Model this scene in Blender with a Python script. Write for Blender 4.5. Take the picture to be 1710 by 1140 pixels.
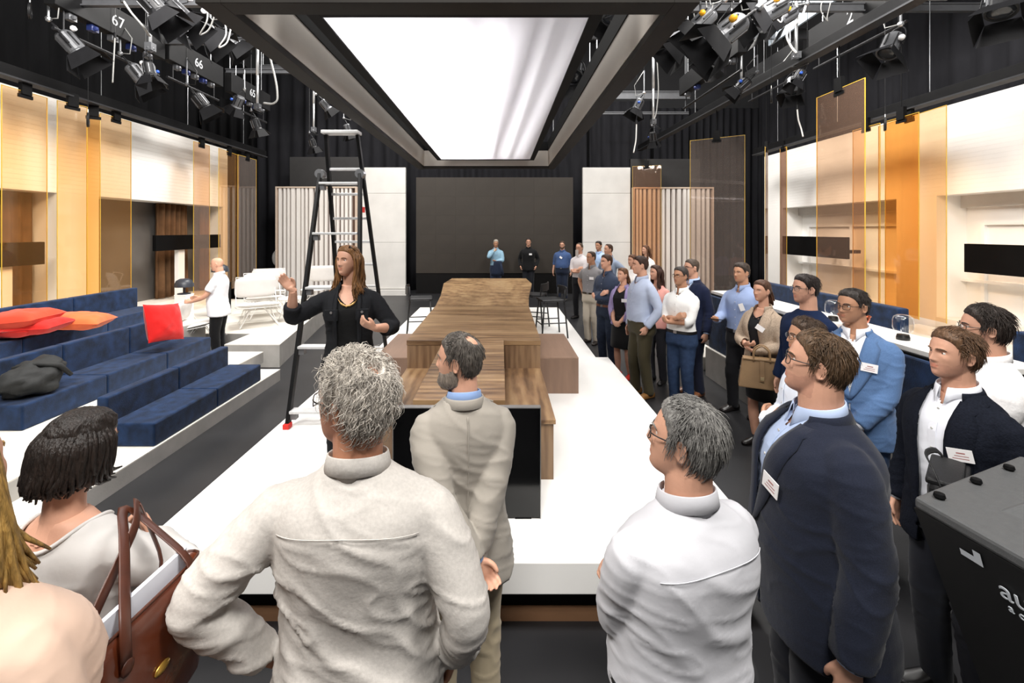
import bpy, bmesh, math, random
import numpy as np
from mathutils import Vector, Matrix, Euler
random.seed(7)
RNG = np.random.default_rng(7)
PI = math.pi
for o in list(bpy.data.objects): bpy.data.objects.remove(o)
SC = bpy.context.scene
COL = SC.collection

# ------------------------------------------------------------------ camera
CAM_H, FPX, VPU, VPV = 2.2, 760.0, 836.0, 385.0
cd = bpy.data.cameras.new('camera'); cam = bpy.data.objects.new('camera', cd); COL.objects.link(cam)
cd.sensor_width = 36.0; cd.lens = FPX/1710*36
cd.shift_x = (855-VPU)/1710; cd.shift_y = -(570-VPV)/1710
cd.clip_start = 0.05; cd.clip_end = 100
cam.location = (0, 0, CAM_H); cam.rotation_euler = (PI/2, 0, 0)
SC.camera = cam
def at(u, v, y):
    return Vector(((u-VPU)/FPX*y, y, CAM_H-(v-VPV)/FPX*y))

# ------------------------------------------------------------------ world, exposure, lights
SC.view_settings.view_transform = 'Standard'; SC.view_settings.look = 'None'
SC.view_settings.gamma = 1.0; SC.view_settings.use_curve_mapping = False
SC.view_settings.exposure = 0.05
w = bpy.data.worlds.new('world'); SC.world = w; w.use_nodes = True
w.node_tree.nodes['Background'].inputs[0].default_value = (0.9, 0.95, 1, 1)
w.node_tree.nodes['Background'].inputs[1].default_value = 0.05
def area(name, loc, target, sx, sy, power, col=(1, 0.97, 0.93)):
    l = bpy.data.lights.new(name, 'AREA'); l.shape = 'RECTANGLE'; l.size = sx; l.size_y = sy
    l.energy = power; l.color = col
    o = bpy.data.objects.new(name, l); COL.objects.link(o); o.location = loc
    o.rotation_euler = (Vector(target)-Vector(loc)).to_track_quat('-Z', 'Y').to_euler()
    return o
# added fill lights kept out of view, brightening audience, set walls and backdrop
FILL_LIGHTS = []
for (x, y, z, tx, ty, tz, p) in [(-3.8, 0.2, 8.3, -2.4, 3.0, 0, 520), (3.4, 0.2, 8.3, 2.4, 3.2, 0, 520),
                                 (-2.9, 4.6, 5.9, -7.6, 6.6, 2.9, 420), (3.4, 4.6, 5.9, 8.2, 6.6, 2.9, 420),
                                 (-2.9, 9.4, 7.7, -7.6, 10.2, 2.9, 560), (3.4, 9.4, 7.7, 8.2, 10.2, 2.9, 560),
                                 (-3.2, 12.8, 9.0, -3.2, 14.6, 0, 380), (3.2, 12.8, 9.0, 3.4, 14.6, 0, 380),
                                 (-0.4, -2.2, 7.0, -0.2, 2.6, 0, 400)]:
    FILL_LIGHTS.append(area('fill_light_beam', (x, y, z-0.06), (tx, ty, tz), 2.2, 1.4, p))

# ------------------------------------------------------------------ helpers
def lin(c):
    return tuple(((v/255)/12.92 if v/255 <= 0.04045 else ((v/255+0.055)/1.055)**2.4) for v in c)
def _set(bs, key, val):
    if key in bs.inputs: bs.inputs[key].default_value = val
MATS = {}
def mat(name, rgb, rough=0.6, metal=0.0, var=0.0, vscale=6.0, bump=0.0, bscale=40.0, spec=0.5,
        stretch=(1, 1, 1), sheen=0.0, rgb2=None, emit=0.0, coat=0.0, detail=4.0):
    """procedural principled material; rgb in 0-255 sRGB"""
    if name in MATS: return MATS[name]
    m = bpy.data.materials.new(name); m.use_nodes = True; nt = m.node_tree; N = nt.nodes; L = nt.links
    b = N['Principled BSDF']; c = lin(rgb)
    b.inputs['Base Color'].default_value = (*c, 1); b.inputs['Roughness'].default_value = rough
    b.inputs['Metallic'].default_value = metal; _set(b, 'Specular IOR Level', spec)
    if sheen: _set(b, 'Sheen Weight', sheen); _set(b, 'Sheen Roughness', 0.5)
    if coat: _set(b, 'Coat Weight', coat)
    m.diffuse_color = (*c, 1)
    if emit:
        _set(b, 'Emission Color', (*c, 1)); _set(b, 'Emission Strength', emit)
    if var or bump:
        tc = N.new('ShaderNodeTexCoord'); mp = N.new('ShaderNodeMapping'); mp.inputs['Scale'].default_value = stretch
        L.new(tc.outputs['Object'], mp.inputs['Vector'])
    if var:
        nz = N.new('ShaderNodeTexNoise'); nz.inputs['Scale'].default_value = vscale; nz.inputs['Detail'].default_value = detail
        L.new(mp.outputs[0], nz.inputs['Vector'])
        cr = N.new('ShaderNodeValToRGB')
        c2 = lin(rgb2) if rgb2 else tuple(v*(1-var) for v in c)
        c3 = c if rgb2 else tuple(min(1, v*(1+var)) for v in c)
        cr.color_ramp.elements[0].position = 0.3; cr.color_ramp.elements[1].position = 0.7
        cr.color_ramp.elements[0].color = (*c2, 1); cr.color_ramp.elements[1].color = (*c3, 1)
        L.new(nz.outputs[0], cr.inputs[0]); L.new(cr.outputs[0], b.inputs['Base Color'])
    if bump:
        n2 = N.new('ShaderNodeTexNoise'); n2.inputs['Scale'].default_value = bscale; n2.inputs['Detail'].default_value = 3
        L.new(mp.outputs[0], n2.inputs['Vector'])
        bp = N.new('ShaderNodeBump'); bp.inputs['Strength'].default_value = bump; bp.inputs['Distance'].default_value = 0.01
        L.new(n2.outputs[0], bp.inputs['Height']); L.new(bp.outputs[0], b.inputs['Normal'])
    MATS[name] = m
    return m

class MB:
    """collects geometry; build() links it as ONE mesh object"""
    def __init__(s): s.v = []; s.f = []; s.m = []; s.n = 0
    def add(s, verts, faces, mi=0):
        verts = np.asarray(verts, float).reshape(-1, 3)
        s.v.append(verts); o = s.n
        for f in faces: s.f.append(tuple(i+o for i in f)); s.m.append(mi)
        s.n += len(verts); return s
    def join(s, other, mi=None):
        o = s.n
        for a in other.v: s.v.append(a)
        for f, k in zip(other.f, other.m): s.f.append(tuple(i+o for i in f)); s.m.append(k if mi is None else mi)
        s.n += other.n; return s
    def verts(s): return np.concatenate(s.v) if s.v else np.zeros((0, 3))
    def box(s, x0, x1, y0, y1, z0, z1, mi=0, M=None):
        v = np.array([(x, y, z) for z in (z0, z1) for y in (y0, y1) for x in (x0, x1)], float)
        if M is not None: v = xf(M, v)
        return s.add(v, [(0, 2, 3, 1), (4, 5, 7, 6), (0, 1, 5, 4), (2, 6, 7, 3), (0, 4, 6, 2), (1, 3, 7, 5)], mi)
    def prism(s, poly, z0, z1, mi=0):
        n = len(poly); v = [(x, y, z0) for x, y in poly]+[(x, y, z1) for x, y in poly]
        f = [tuple(range(n))[::-1], tuple(range(n, 2*n))]+[(i, (i+1) % n, n+(i+1) % n, n+i) for i in range(n)]
        return s.add(v, f, mi)
    def rings(s, R, mi=0, caps=True, closed=True):
        """R: (k, n, 3) stacked rings"""
        R = np.asarray(R, float); k, n, _ = R.shape; f = []
        for i in range(k-1):
            for j in range(n if closed else n-1):
                j2 = (j+1) % n; f.append((i*n+j, i*n+j2, (i+1)*n+j2, (i+1)*n+j))
        if caps:
            f.append(tuple(range(n))[::-1]); f.append(tuple((k-1)*n+j for j in range(n)))
        return s.add(R.reshape(-1, 3), f, mi)
    def tube(s, path, rad, seg=8, mi=0, flat=1.0, caps=True):
        P = np.asarray(path, float); k = len(P)
        rad = np.full(k, rad) if np.isscalar(rad) else np.asarray(rad, float)
        T = np.gradient(P, axis=0); T /= (np.linalg.norm(T, axis=1, keepdims=True)+1e-9)
        up = np.array([0, 0, 1.0]) if abs(T[0][2]) < 0.9 else np.array([0, 1.0, 0])
        a = np.linspace(0, 2*PI, seg, endpoint=False); R = []
        u = np.cross(T[0], up); u /= np.linalg.norm(u)
        for i in range(k):
            u = u-T[i]*np.dot(u, T[i]); u /= (np.linalg.norm(u)+1e-9); w_ = np.cross(T[i], u)
            R.append(P[i]+rad[i]*(np.cos(a)[:, None]*u+flat*np.sin(a)[:, None]*w_))
        return s.rings(R, mi, caps)
    def cyl(s, p, q, r, seg=12, mi=0, r2=None):
        return s.tube([p, q], [r, r if r2 is None else r2], seg, mi)
    def lathe(s, prof, seg=20, mi=0, c=(0, 0, 0), caps=False):
        a = np.linspace(0, 2*PI, seg, endpoint=False)
        R = [np.stack([c[0]+r*np.cos(a), c[1]+r*np.sin(a), np.full(seg, c[2]+z)], 1) for r, z in prof]
        return s.rings(R, mi, caps)
    def ball(s, c, r, seg=12, mi=0, sc=(1, 1, 1)):
        k = max(5, seg//2+1); th = np.linspace(0.001, PI-0.001, k); a = np.linspace(0, 2*PI, seg, endpoint=False)
        R = [np.stack([c[0]+sc[0]*r*math.sin(t)*np.cos(a), c[1]+sc[1]*r*math.sin(t)*np.sin(a), np.full(seg, c[2]-sc[2]*r*math.cos(t))], 1) for t in th]
        return s.rings(R, mi, True)
    def build(s, name, mats, parent=None, smooth=False, bevel=0.0, loc=None, rot=None, bseg=2):
        me = bpy.data.meshes.new(name)
        me.from_pydata(s.verts().tolist(), [], s.f)
        if not isinstance(mats, (list, tuple)): mats = [mats]
        for m in mats: me.materials.append(m)
        if len(mats) > 1: me.polygons.foreach_set('material_index', np.array(s.m, dtype=np.int32))
        if smooth: me.polygons.foreach_set('use_smooth', np.ones(len(me.polygons), dtype=bool))
        me.update()
        o = bpy.data.objects.new(name, me); COL.objects.link(o)
        if parent is not None: o.parent = parent
        if loc is not None: o.location = loc
        if rot is not None: o.rotation_euler = rot
        if bevel:
            b = o.modifiers.new('bevel', 'BEVEL'); b.width = bevel; b.segments = bseg; b.limit_method = 'ANGLE'; b.angle_limit = 0.7
        return o
def xf(M, v):
    v = np.asarray(v, float); A = np.array(M)
    return v@A[:3, :3].T+A[:3, 3]
def frame(z, hint=(0, 0, 1)):
    """3x3 with columns x,y,z; z given"""
    z = np.asarray(z, float); z = z/np.linalg.norm(z); h = np.asarray(hint, float)
    x = np.cross(h, z)
    if np.linalg.norm(x) < 1e-4: x = np.cross((1, 0, 0), z)
    x /= np.linalg.norm(x); y = np.cross(z, x)
    return np.stack([x, y, z], 1)
def mat4(A, t):
    M = np.eye(4); M[:3, :3] = A; M[:3, 3] = t; return M
def rotz(a): return np.array([[math.cos(a), -math.sin(a), 0], [math.sin(a), math.cos(a), 0], [0, 0, 1]])
def rotx(a): return np.array([[1, 0, 0], [0, math.cos(a), -math.sin(a)], [0, math.sin(a), math.cos(a)]])
def roty(a): return np.array([[math.cos(a), 0, math.sin(a)], [0, 1, 0], [-math.sin(a), 0, math.cos(a)]])
def tag(o, label, cat, group=None, kind=None):
    if label: o['label'] = label
    if cat: o['category'] = cat
    if group: o['group'] = group
    if kind: o['kind'] = kind
    return o
def thing(name, label, cat, loc=(0, 0, 0), rz=0.0, group=None):
    o = bpy.data.objects.new(name, None); COL.objects.link(o); o.empty_display_size = 0.1
    o.location = loc; o.rotation_euler = (0, 0, rz); return tag(o, label, cat, group)
def struct(name, mb, m, label, bevel=0.0, cat=None):
    o = mb.build(name, m, bevel=bevel); o['kind'] = 'structure'; o['label'] = label; o['category'] = cat or name.split('_')[0]; return o
def dup(root, loc, rz, label, group=None):
    r = root.copy(); COL.objects.link(r); r.location = loc; r.rotation_euler = (0, 0, rz); r['label'] = label
    if group: r['group'] = group
    for ch in root.children:
        c = ch.copy(); COL.objects.link(c); c.parent = r
        for g in ch.children:
            d = g.copy(); COL.objects.link(d); d.parent = c
    return r
def piece(name, mesh, parent, loc=(0, 0, 0), rot=(0, 0, 0), sc=(1, 1, 1)):
    o = bpy.data.objects.new(name, mesh); COL.objects.link(o); o.parent = parent; o.location = loc; o.rotation_euler = rot; o.scale = sc; return o
def cubemesh(name, m):
    o = MB().box(-.5, .5, -.5, .5, -.5, .5).build(name, m); me = o.data; bpy.data.objects.remove(o); return me
# lattice noise, vectorised
_PERM = np.random.default_rng(3).random((64, 64, 64))*2-1
def vnoise(p):
    p = np.asarray(p, float); i = np.floor(p).astype(int); f = p-i; f = f*f*(3-2*f); out = 0
    for dx in (0, 1):
        for dy in (0, 1):
            for dz in (0, 1):
                w_ = (f[:, 0] if dx else 1-f[:, 0])*(f[:, 1] if dy else 1-f[:, 1])*(f[:, 2] if dz else 1-f[:, 2])
                out = out+w_*_PERM[(i[:, 0]+dx) % 64, (i[:, 1]+dy) % 64, (i[:, 2]+dz) % 64]
    return out
def sstep(a, b, x):
    t = np.clip((np.asarray(x, float)-a)/(b-a), 0, 1); return t*t*(3-2*t)
def text_obj(name, s, size, M, m, parent=None, depth=0.002):
    c = bpy.data.curves.new(name, 'FONT'); c.body = s; c.size = size; c.extrude = depth; c.align_x = 'CENTER'; c.align_y = 'CENTER'
    t = bpy.data.objects.new(name+'_tmp', c); COL.objects.link(t)
    dg = bpy.context.evaluated_depsgraph_get(); me = bpy.data.meshes.new_from_object(t.evaluated_get(dg))
    bpy.data.objects.remove(t); me.transform(Matrix(M)); me.materials.clear(); me.materials.append(m)
    o = bpy.data.objects.new(name, me); COL.objects.link(o); o.parent = parent; return o
# ================================================================== materials
M_black = mat('black_paint', (13, 13, 14), 0.6, var=.2, vscale=9, spec=.12)
M_blackgloss = mat('black_gloss', (8, 8, 9), 0.12, var=.2, vscale=3)
M_tread = mat('pale_aluminium', (214, 214, 214), .45, .35, var=.05, vscale=30)
M_metal = mat('brushed_aluminium', (190, 192, 195), 0.32, 0.9, var=.08, vscale=30, stretch=(1, 1, 8))
M_white = mat('white_lacquer', (244, 243, 240), 0.32, var=.015, vscale=3)
M_whitewall = mat('white_set_paint', (243, 241, 237), 0.55, var=.02, vscale=2)
M_concrete = mat('concrete_print', (174, 171, 166), 0.7, var=.1, vscale=5, bump=.12, bscale=60, detail=8)
M_conctop = mat('pale_concrete_top', (226, 222, 213), 0.6, var=.05, vscale=4, bump=.06, bscale=50, detail=8)
M_velvet = mat('navy_velvet', (20, 40, 70), 0.85, var=.55, vscale=9, bump=.25, bscale=120, sheen=.12, spec=.15, detail=8)
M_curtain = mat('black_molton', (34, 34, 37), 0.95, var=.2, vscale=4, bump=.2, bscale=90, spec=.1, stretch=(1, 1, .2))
M_curtainshade = mat('shaded_black_molton', (15, 15, 16), 0.95, var=.2, vscale=4, bump=.2, bscale=90, spec=.05, stretch=(1, 1, .2))  # same molton with shade put into the colour, for the left side
M_drape = mat('brown_drape', (104, 78, 56), 0.85, var=.2, vscale=5, bump=.1, bscale=80, spec=.1)
M_greypane = mat('grey_window_pane', (98, 95, 92), 0.35, var=.1, vscale=2)
M_led = mat('led_tile', (58, 53, 48), 0.55, spec=.25, var=.12, vscale=1.2, bump=.05, bscale=300)
M_ledbase = mat('led_base', (17, 16, 16), 0.55, var=.1, spec=.15)
M_floor = None
def floor_mat():
    m = mat('dark_studio_floor', (44, 44, 46), 0.42, var=.35, vscale=1.6, rgb2=(30, 30, 32), bump=.03, bscale=220, detail=10)
    return m
def wood_mat(name, c1, c2, c3, along='x', scale=3.0, rough=0.38):
    m = bpy.data.materials.new(name); m.use_nodes = True; nt = m.node_tree; N = nt.nodes; L = nt.links; b = N['Principled BSDF']
    tc = N.new('ShaderNodeTexCoord'); mp = N.new('ShaderNodeMapping')
    mp.inputs['Scale'].default_value = {'x': (.18, 1, 1), 'y': (1, .16, 1), 'z': (1, 1, .12), 'b': (.9, .35, 1)}[along]
    mp.inputs['Rotation'].default_value = (0, 0, {'x': -.13, 'y': .05, 'z': .02, 'b': .1}[along])
    L.new(tc.outputs['Object'], mp.inputs['Vector'])
    n1 = N.new('ShaderNodeTexNoise'); n1.inputs['Scale'].default_value = scale*1.0; n1.inputs['Detail'].default_value = 6; n1.inputs['Distortion'].default_value = 1.3
    L.new(mp.outputs[0], n1.inputs['Vector'])
    n2 = N.new('ShaderNodeTexNoise'); n2.inputs['Scale'].default_value = scale*9; n2.inputs['Detail'].default_value = 5
    L.new(mp.outputs[0], n2.inputs['Vector'])
    wv = N.new('ShaderNodeTexWave'); wv.wave_type = 'BANDS'; wv.bands_direction = 'Y' if along in 'xb' else 'X'
    wv.inputs['Scale'].default_value = scale*1.5; wv.inputs['Distortion'].default_value = 9 if along != 'b' else 16; wv.inputs['Detail'].default_value = 3; wv.inputs['Detail Scale'].default_value = .7
    L.new(mp.outputs[0], wv.inputs['Vector'])
    a1 = N.new('ShaderNodeMath'); a1.operation = 'MULTIPLY_ADD'; a1.inputs[1].default_value = .16; L.new(wv.outputs[1], a1.inputs[0]); L.new(n1.outputs[0], a1.inputs[2])
    a2 = N.new('ShaderNodeMath'); a2.operation = 'MULTIPLY_ADD'; a2.inputs[1].default_value = .45; L.new(n2.outputs[0], a2.inputs[0]); L.new(a1.outputs[0], a2.inputs[2])
    cr = N.new('ShaderNodeValToRGB'); e = cr.color_ramp.elements
    e[0].position = .55; e[0].color = (*lin(c1), 1); e[1].position = 1.15 if False else 1.0; e[1].color = (*lin(c3), 1)
    k = cr.color_ramp.elements.new(.78); k.color = (*lin(c2), 1)
    L.new(a2.outputs[0], cr.inputs[0]); L.new(cr.outputs[0], b.inputs['Base Color']); b.inputs['Roughness'].default_value = rough
    bp = N.new('ShaderNodeBump'); bp.inputs['Strength'].default_value = .06; L.new(n2.outputs[0], bp.inputs['Height']); L.new(bp.outputs[0], b.inputs['Normal'])
    return m
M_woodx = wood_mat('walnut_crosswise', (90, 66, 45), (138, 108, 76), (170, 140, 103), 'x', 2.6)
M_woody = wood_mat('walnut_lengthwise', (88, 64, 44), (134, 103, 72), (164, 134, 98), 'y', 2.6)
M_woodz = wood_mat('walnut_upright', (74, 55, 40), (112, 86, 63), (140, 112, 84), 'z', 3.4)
M_woodb = wood_mat('walnut_burl', (96, 72, 48), (150, 118, 82), (176, 146, 106), 'b', 1.7)
M_block = mat('pale_walnut_block', (128, 102, 85), .5, var=.13, vscale=16, stretch=(1, 1, .12), detail=8)
M_slatbrown = mat('brown_slat_back', (84, 60, 48), .7, var=.1, vscale=8)
M_plinthwood = mat('raw_plywood', (142, 104, 74), .7, var=.15, vscale=8, stretch=(.3, 1, 1))
def glass_tint(name, tint, refl=.10, haze=0.0, hazecol=(200, 170, 140)):
    m = bpy.data.materials.new(name); m.use_nodes = True; nt = m.node_tree; N = nt.nodes; L = nt.links
    N.remove(N['Principled BSDF']); out = N['Material Output']
    tr = N.new('ShaderNodeBsdfTransparent'); tr.inputs[0].default_value = (*tint, 1)
    gl = N.new('ShaderNodeBsdfGlossy'); gl.inputs[0].default_value = (1, 1, 1, 1); gl.inputs['Roughness'].default_value = .03
    lw = N.new('ShaderNodeLayerWeight'); pw = N.new('ShaderNodeMath'); pw.operation = 'POWER'; pw.inputs[1].default_value = 4.0; L.new(lw.outputs['Facing'], pw.inputs[0])
    fr = N.new('ShaderNodeMath'); fr.operation = 'MULTIPLY_ADD'; fr.inputs[1].default_value = .5; fr.inputs[2].default_value = .03; L.new(pw.outputs[0], fr.inputs[0])
    mx = N.new('ShaderNodeMixShader'); L.new(fr.outputs[0], mx.inputs[0]); L.new(tr.outputs[0], mx.inputs[1]); L.new(gl.outputs[0], mx.inputs[2])
    last = mx
    if haze:
        df = N.new('ShaderNodeBsdfDiffuse'); df.inputs[0].default_value = (*lin(hazecol), 1)
        m2 = N.new('ShaderNodeMixShader'); m2.inputs[0].default_value = haze; L.new(mx.outputs[0], m2.inputs[1]); L.new(df.outputs[0], m2.inputs[2]); last = m2
    L.new(last.outputs[0], out.inputs[0]); m.use_transparent_shadow = True if hasattr(m, 'use_transparent_shadow') else None
    return m
M_amber = glass_tint('amber_acrylic', (.98, .86, .70), haze=.045, hazecol=(215, 160, 100))
M_smoke = glass_tint('smoked_amber_acrylic', (.94, .80, .67), haze=.085, hazecol=(176, 150, 136))
M_grey = glass_tint('smoked_grey_acrylic', (.92, .84, .78), haze=.13, hazecol=(142, 134, 130))
M_orange = glass_tint('orange_acrylic', (.955, .74, .45), haze=.05, hazecol=(225, 150, 70))
M_brown = glass_tint('brown_acrylic', (.9, .75, .66), haze=.45, hazecol=(112, 78, 60))
M_clear = glass_tint('clear_glass', (.97, .975, .98))
M_edge = mat('amber_panel_edge', (196, 160, 60), .3, var=.1, vscale=5)

# ================================================================== the room
struct('floor', MB().box(-9.4, 10, -3.4, 18, -.1, 0), floor_mat(), 'dark charcoal studio floor with faint scuffs')
M_walld = mat('dark_studio_wall', (40, 40, 42), .9, var=.15, vscale=1)
struct('wall_back', MB().box(-9.4, 10, 18, 18.2, 0, 9.6), M_walld, 'dark studio wall behind the black curtains')
struct('wall_front', MB().box(-9.4, 10, -3.6, -3.4, 0, 9.6), M_walld, 'dark studio wall behind the photographer')
struct('wall_left', MB().box(-9.6, -9.4, -3.6, 18.2, 0, 9.6), M_walld, 'dark studio wall beyond the left set')
struct('wall_right', MB().box(10, 10.2, -3.6, 18.2, 0, 9.6), M_walld, 'dark studio wall beyond the right set')
struct('ceiling', MB().box(-9.6, 10.2, -3.6, 18.2, 9.6, 9.8), M_walld, 'dark studio ceiling high above the lighting grid')

def curtain(name, pts, z0, z1, amp, wl, label, seed, m=M_curtain, thick=.01, group=None):
    r = np.random.default_rng(seed); P = np.array(pts, float); seg = np.linalg.norm(np.diff(P, axis=0), axis=1); tot = seg.sum()
    n = int(tot/wl*8); s = np.linspace(0, tot, n); cs = np.concatenate([[0], np.cumsum(seg)])
    x = np.interp(s, cs, P[:, 0]); y = np.interp(s, cs, P[:, 1])
    tx = np.gradient(x); ty = np.gradient(y); l = np.hypot(tx, ty); nx, ny = -ty/l, tx/l
    ph = 2*PI*s/wl+1.1*np.sin(s*1.7+seed)+.8*np.sin(s*.9); a = amp*(1+.5*np.sin(s*2.3+seed*2))
    rows = []; zs = np.linspace(z0, z1, 9)
    for z in zs:
        k = a*np.sin(ph+.25*np.sin(z*1.3+s))*(1+.1*np.sin(z*2))
        rows.append(np.stack([x+nx*k, y+ny*k, np.full(n, z)], 1))
    mb = MB().rings(rows, 0, False, False); o = mb.build(name, m, smooth=True)
    so = o.modifiers.new('solid', 'SOLIDIFY'); so.thickness = thick
    return tag(o, label, 'curtain', group)
curtain('black_curtain', [(-9.2, 16.9), (3.2, 16.9)], .02, 8.2, .06, .42, 'black pleated backdrop curtain hanging behind the dark video wall', 1)
curtain('black_curtain', [(3.3, 16.9), (5.6, 16.9)], .02, 7.0, .05, .4, 'black backdrop curtain hanging behind the right white panel', 4)
curtain('black_curtain', [(5.7, 16.9), (9.6, 16.9)], .02, 6.75, .06, .26, 'tightly pleated black curtain in the far right corner', 2)
curtain('black_curtain', [(9.5, 16.8), (9.5, 2.0)], .02, 7.4, .07, .5, 'black curtain running along the right side above the white set wall', 3)
curtain('black_curtain', [(-9.0, 16.6), (-9.0, 2.0)], .02, 8.0, .06, .5, 'black curtain running along the left side behind the set wall', 5, M_curtainshade)
curtain('black_curtain', [(-8.8, 13.4), (-7.75, 14.25)], .02, 6.2, .07, .3, 'black curtain beside the left slatted panel', 6, M_curtainshade)

# ------------------------------------------------------------------ left and right set walls
def lines_mat(name, rgb):
    m = mat(name, rgb, .55, var=.02, vscale=2)
    nt = m.node_tree; N = nt.nodes; L = nt.links
    tc = N.new('ShaderNodeTexCoord'); sp = N.new('ShaderNodeSeparateXYZ'); L.new(tc.outputs['Object'], sp.inputs[0])
    md = N.new('ShaderNodeMath'); md.operation = 'MODULO'; md.inputs[1].default_value = .075; L.new(sp.outputs['Z'], md.inputs[0])
    lt = N.new('ShaderNodeMath'); lt.operation = 'GREATER_THAN'; lt.inputs[1].default_value = .006; L.new(md.outputs[0], lt.inputs[0])
    bp = N.new('ShaderNodeBump'); bp.inputs['Strength'].default_value = .8; bp.inputs['Distance'].default_value = .006
    L.new(lt.outputs[0], bp.inputs['Height']); L.new(bp.outputs[0], N['Principled BSDF'].inputs['Normal'])
    return m
M_lines = lines_mat('white_grooved_cladding', (243, 241, 237))
def setwall(nm, sx, X, y0, y1, zt, bays, lab, greyback):
    """sx: +1 wall on the right (faces -X), -1 on the left"""
    def b(mb, xa, xb, *r): return mb.box(min(sx*xa, sx*xb), max(sx*xa, sx*xb), *r)
    mb = MB(); b(mb, X, X+.2, y0, y1, 2.84, zt)
    root = struct(nm, mb, M_lines, lab, cat='set wall')
    ys = [y0]+[t for by in bays for t in by]+[y1]
    for i in range(0, len(ys), 2):
        if ys[i+1]-ys[i] > .05:
            mp = MB(); b(mp, X, X+.6, ys[i], ys[i+1], 0, 2.84); mp.build('pillar', M_whitewall, root)
    for (a, c) in bays:
        mk = MB(); b(mk, X+.55, X+.6, a, c, 0, 2.95); mk.build('recess_panel', M_greypane if greyback else M_whitewall, root)
        ms = MB(); b(ms, X+.2, X+.55, a, c, 2.84, 2.9); ms.build('recess_soffit', M_whitewall, root)
        md = MB(); b(md, X-.02, X+.55, a, c, 0, .62); md.build('window_sill', M_conctop, root)
        if not greyback:
            mf = MB(); b(mf, X+.49, X+.55, a+.3, c-.3, 2.3, 2.34); b(mf, X+.49, X+.55, a+.3, a+.36, .7, 2.3); b(mf, X+.49, X+.55, c-.36, c-.3, .7, 2.3); b(mf, X+.49, X+.55, (a+c)/2-.03, (a+c)/2+.03, .7, 2.3)
            mf.build('window_frame', M_white, root)
            ml = MB(); b(ml, X+.44, X+.55, a, c, 1.28, 1.33); ml.build('ledge', M_white, root)
            ml = MB(); b(ml, X+.44, X+.55, a, c, 2.62, 2.84); ml.build('soffit_shade_band', mat('soffit_shade_grey', (214, 211, 205), .6, var=.03), root)  # grey band standing in for the shaded underside of the cladding
    return root
setwall('wall_set_left', -1, 7.5, 3.6, 12.5, 4.42, [(3.8, 7.7), (8.5, 12.3)], 'white set wall at left with grooved upper cladding and dark window bays', True)
setwall('wall_set_right', 1, 8.0, 4.0, 13.8, 4.44, [(4.6, 8.35), (9.2, 12.9)], 'white set wall at right with grooved upper cladding and white window bays', False)
# brown drapes in the left bays
for (y0, y1, lb) in [(10.42, 11.38, 'brown pleated drape in the left set window behind the black sign bar'), (11.9, 12.28, 'narrow brown drape at the far end of the left set wall'),
                     (4.6, 7.66, 'dark brown drape in the nearest left set window')]:
    o = curtain('brown_drape', [(-7.86, y0), (-7.86, y1)], .64, 2.83, .055, .17, lb, int(y0*10), M_drape)
    tag(o, lb, 'drape')

# ------------------------------------------------------------------ steps and platforms (setting)
def platform():
    X0 = -.265
    top = [(X0-1.785, 2.45), (X0+1.785, 2.45), (X0+1.785, 6.43), (X0+1.61, 6.43), (X0+1.61, 10.6), (X0-1.61, 10.6), (X0-1.61, 6.43), (X0-1.785, 6.43)]
    r = thing('stage_platform', 'low white glossy stage platform in the middle of the studio', 'platform', (X0, 2.45, 0))
    L = [(x-X0, y-2.45) for x, y in top]
    MB().prism(L, .24, .414).build('deck', M_white, r, bevel=.006)
    def inset(d): return [(x-math.copysign(d, x), y+(d if y < .1 else -d)) for x, y in L]
    MB().prism(inset(.14), .07, .24).build('recessed_base', M_black, r)
    MB().prism(inset(.115), 0, .068).build('plywood_kickboard', M_plinthwood, r)
platform()
def concrete(name, poly, z0, z1, label, lip=.012):
    c = np.mean(poly, 0); r = thing(name, label, 'step', (c[0], c[1], z0)); r['kind'] = 'structure'
    L = [(x-c[0], y-c[1]) for x, y in poly]
    MB().prism(L, 0, z1-z0-lip).build('riser', M_concrete, r)
    MB().prism(L, z1-z0-lip, z1-z0).build('top_board', M_conctop, r)
    return r
concrete('step', [(-8, 2.2), (-3.24, 2.2), (-3.24, 6.69), (-8, 6.69)], 0, .165, 'lowest pale concrete step of the left seating tiers')
concrete('step', [(-8, 2.2), (-3.66, 2.2), (-3.66, 7.02), (-8, 7.02)], .165, .335, 'second pale concrete step of the left seating tiers')
concrete('step', [(-8, 2.2), (-5.12, 2.2), (-5.12, 7.9), (-8, 7.9)], .335, .66, 'third pale concrete step of the left seating tiers')
concrete('lounge_platform', [(-3.56, 7.33), (-4.1, 10.3), (-4.35, 12.2), (-7.5, 12.2), (-7.5, 8.12), (-4.45, 8.12), (-4.45, 7.33)], 0, .367, 'pale concrete lounge platform carrying the white chairs')
concrete('riser', [(3.12, 2.9), (3.12, 6.93), (7.9, 8.6), (7.9, 2.9)], 0, .44, 'concrete riser under the right hand blue booths')
concrete('step', [(2.95, 7.2), (3.6, 7.2), (3.6, 8.6), (2.95, 8.6)], 0, .2, 'small pale step beyond the right hand riser')
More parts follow.
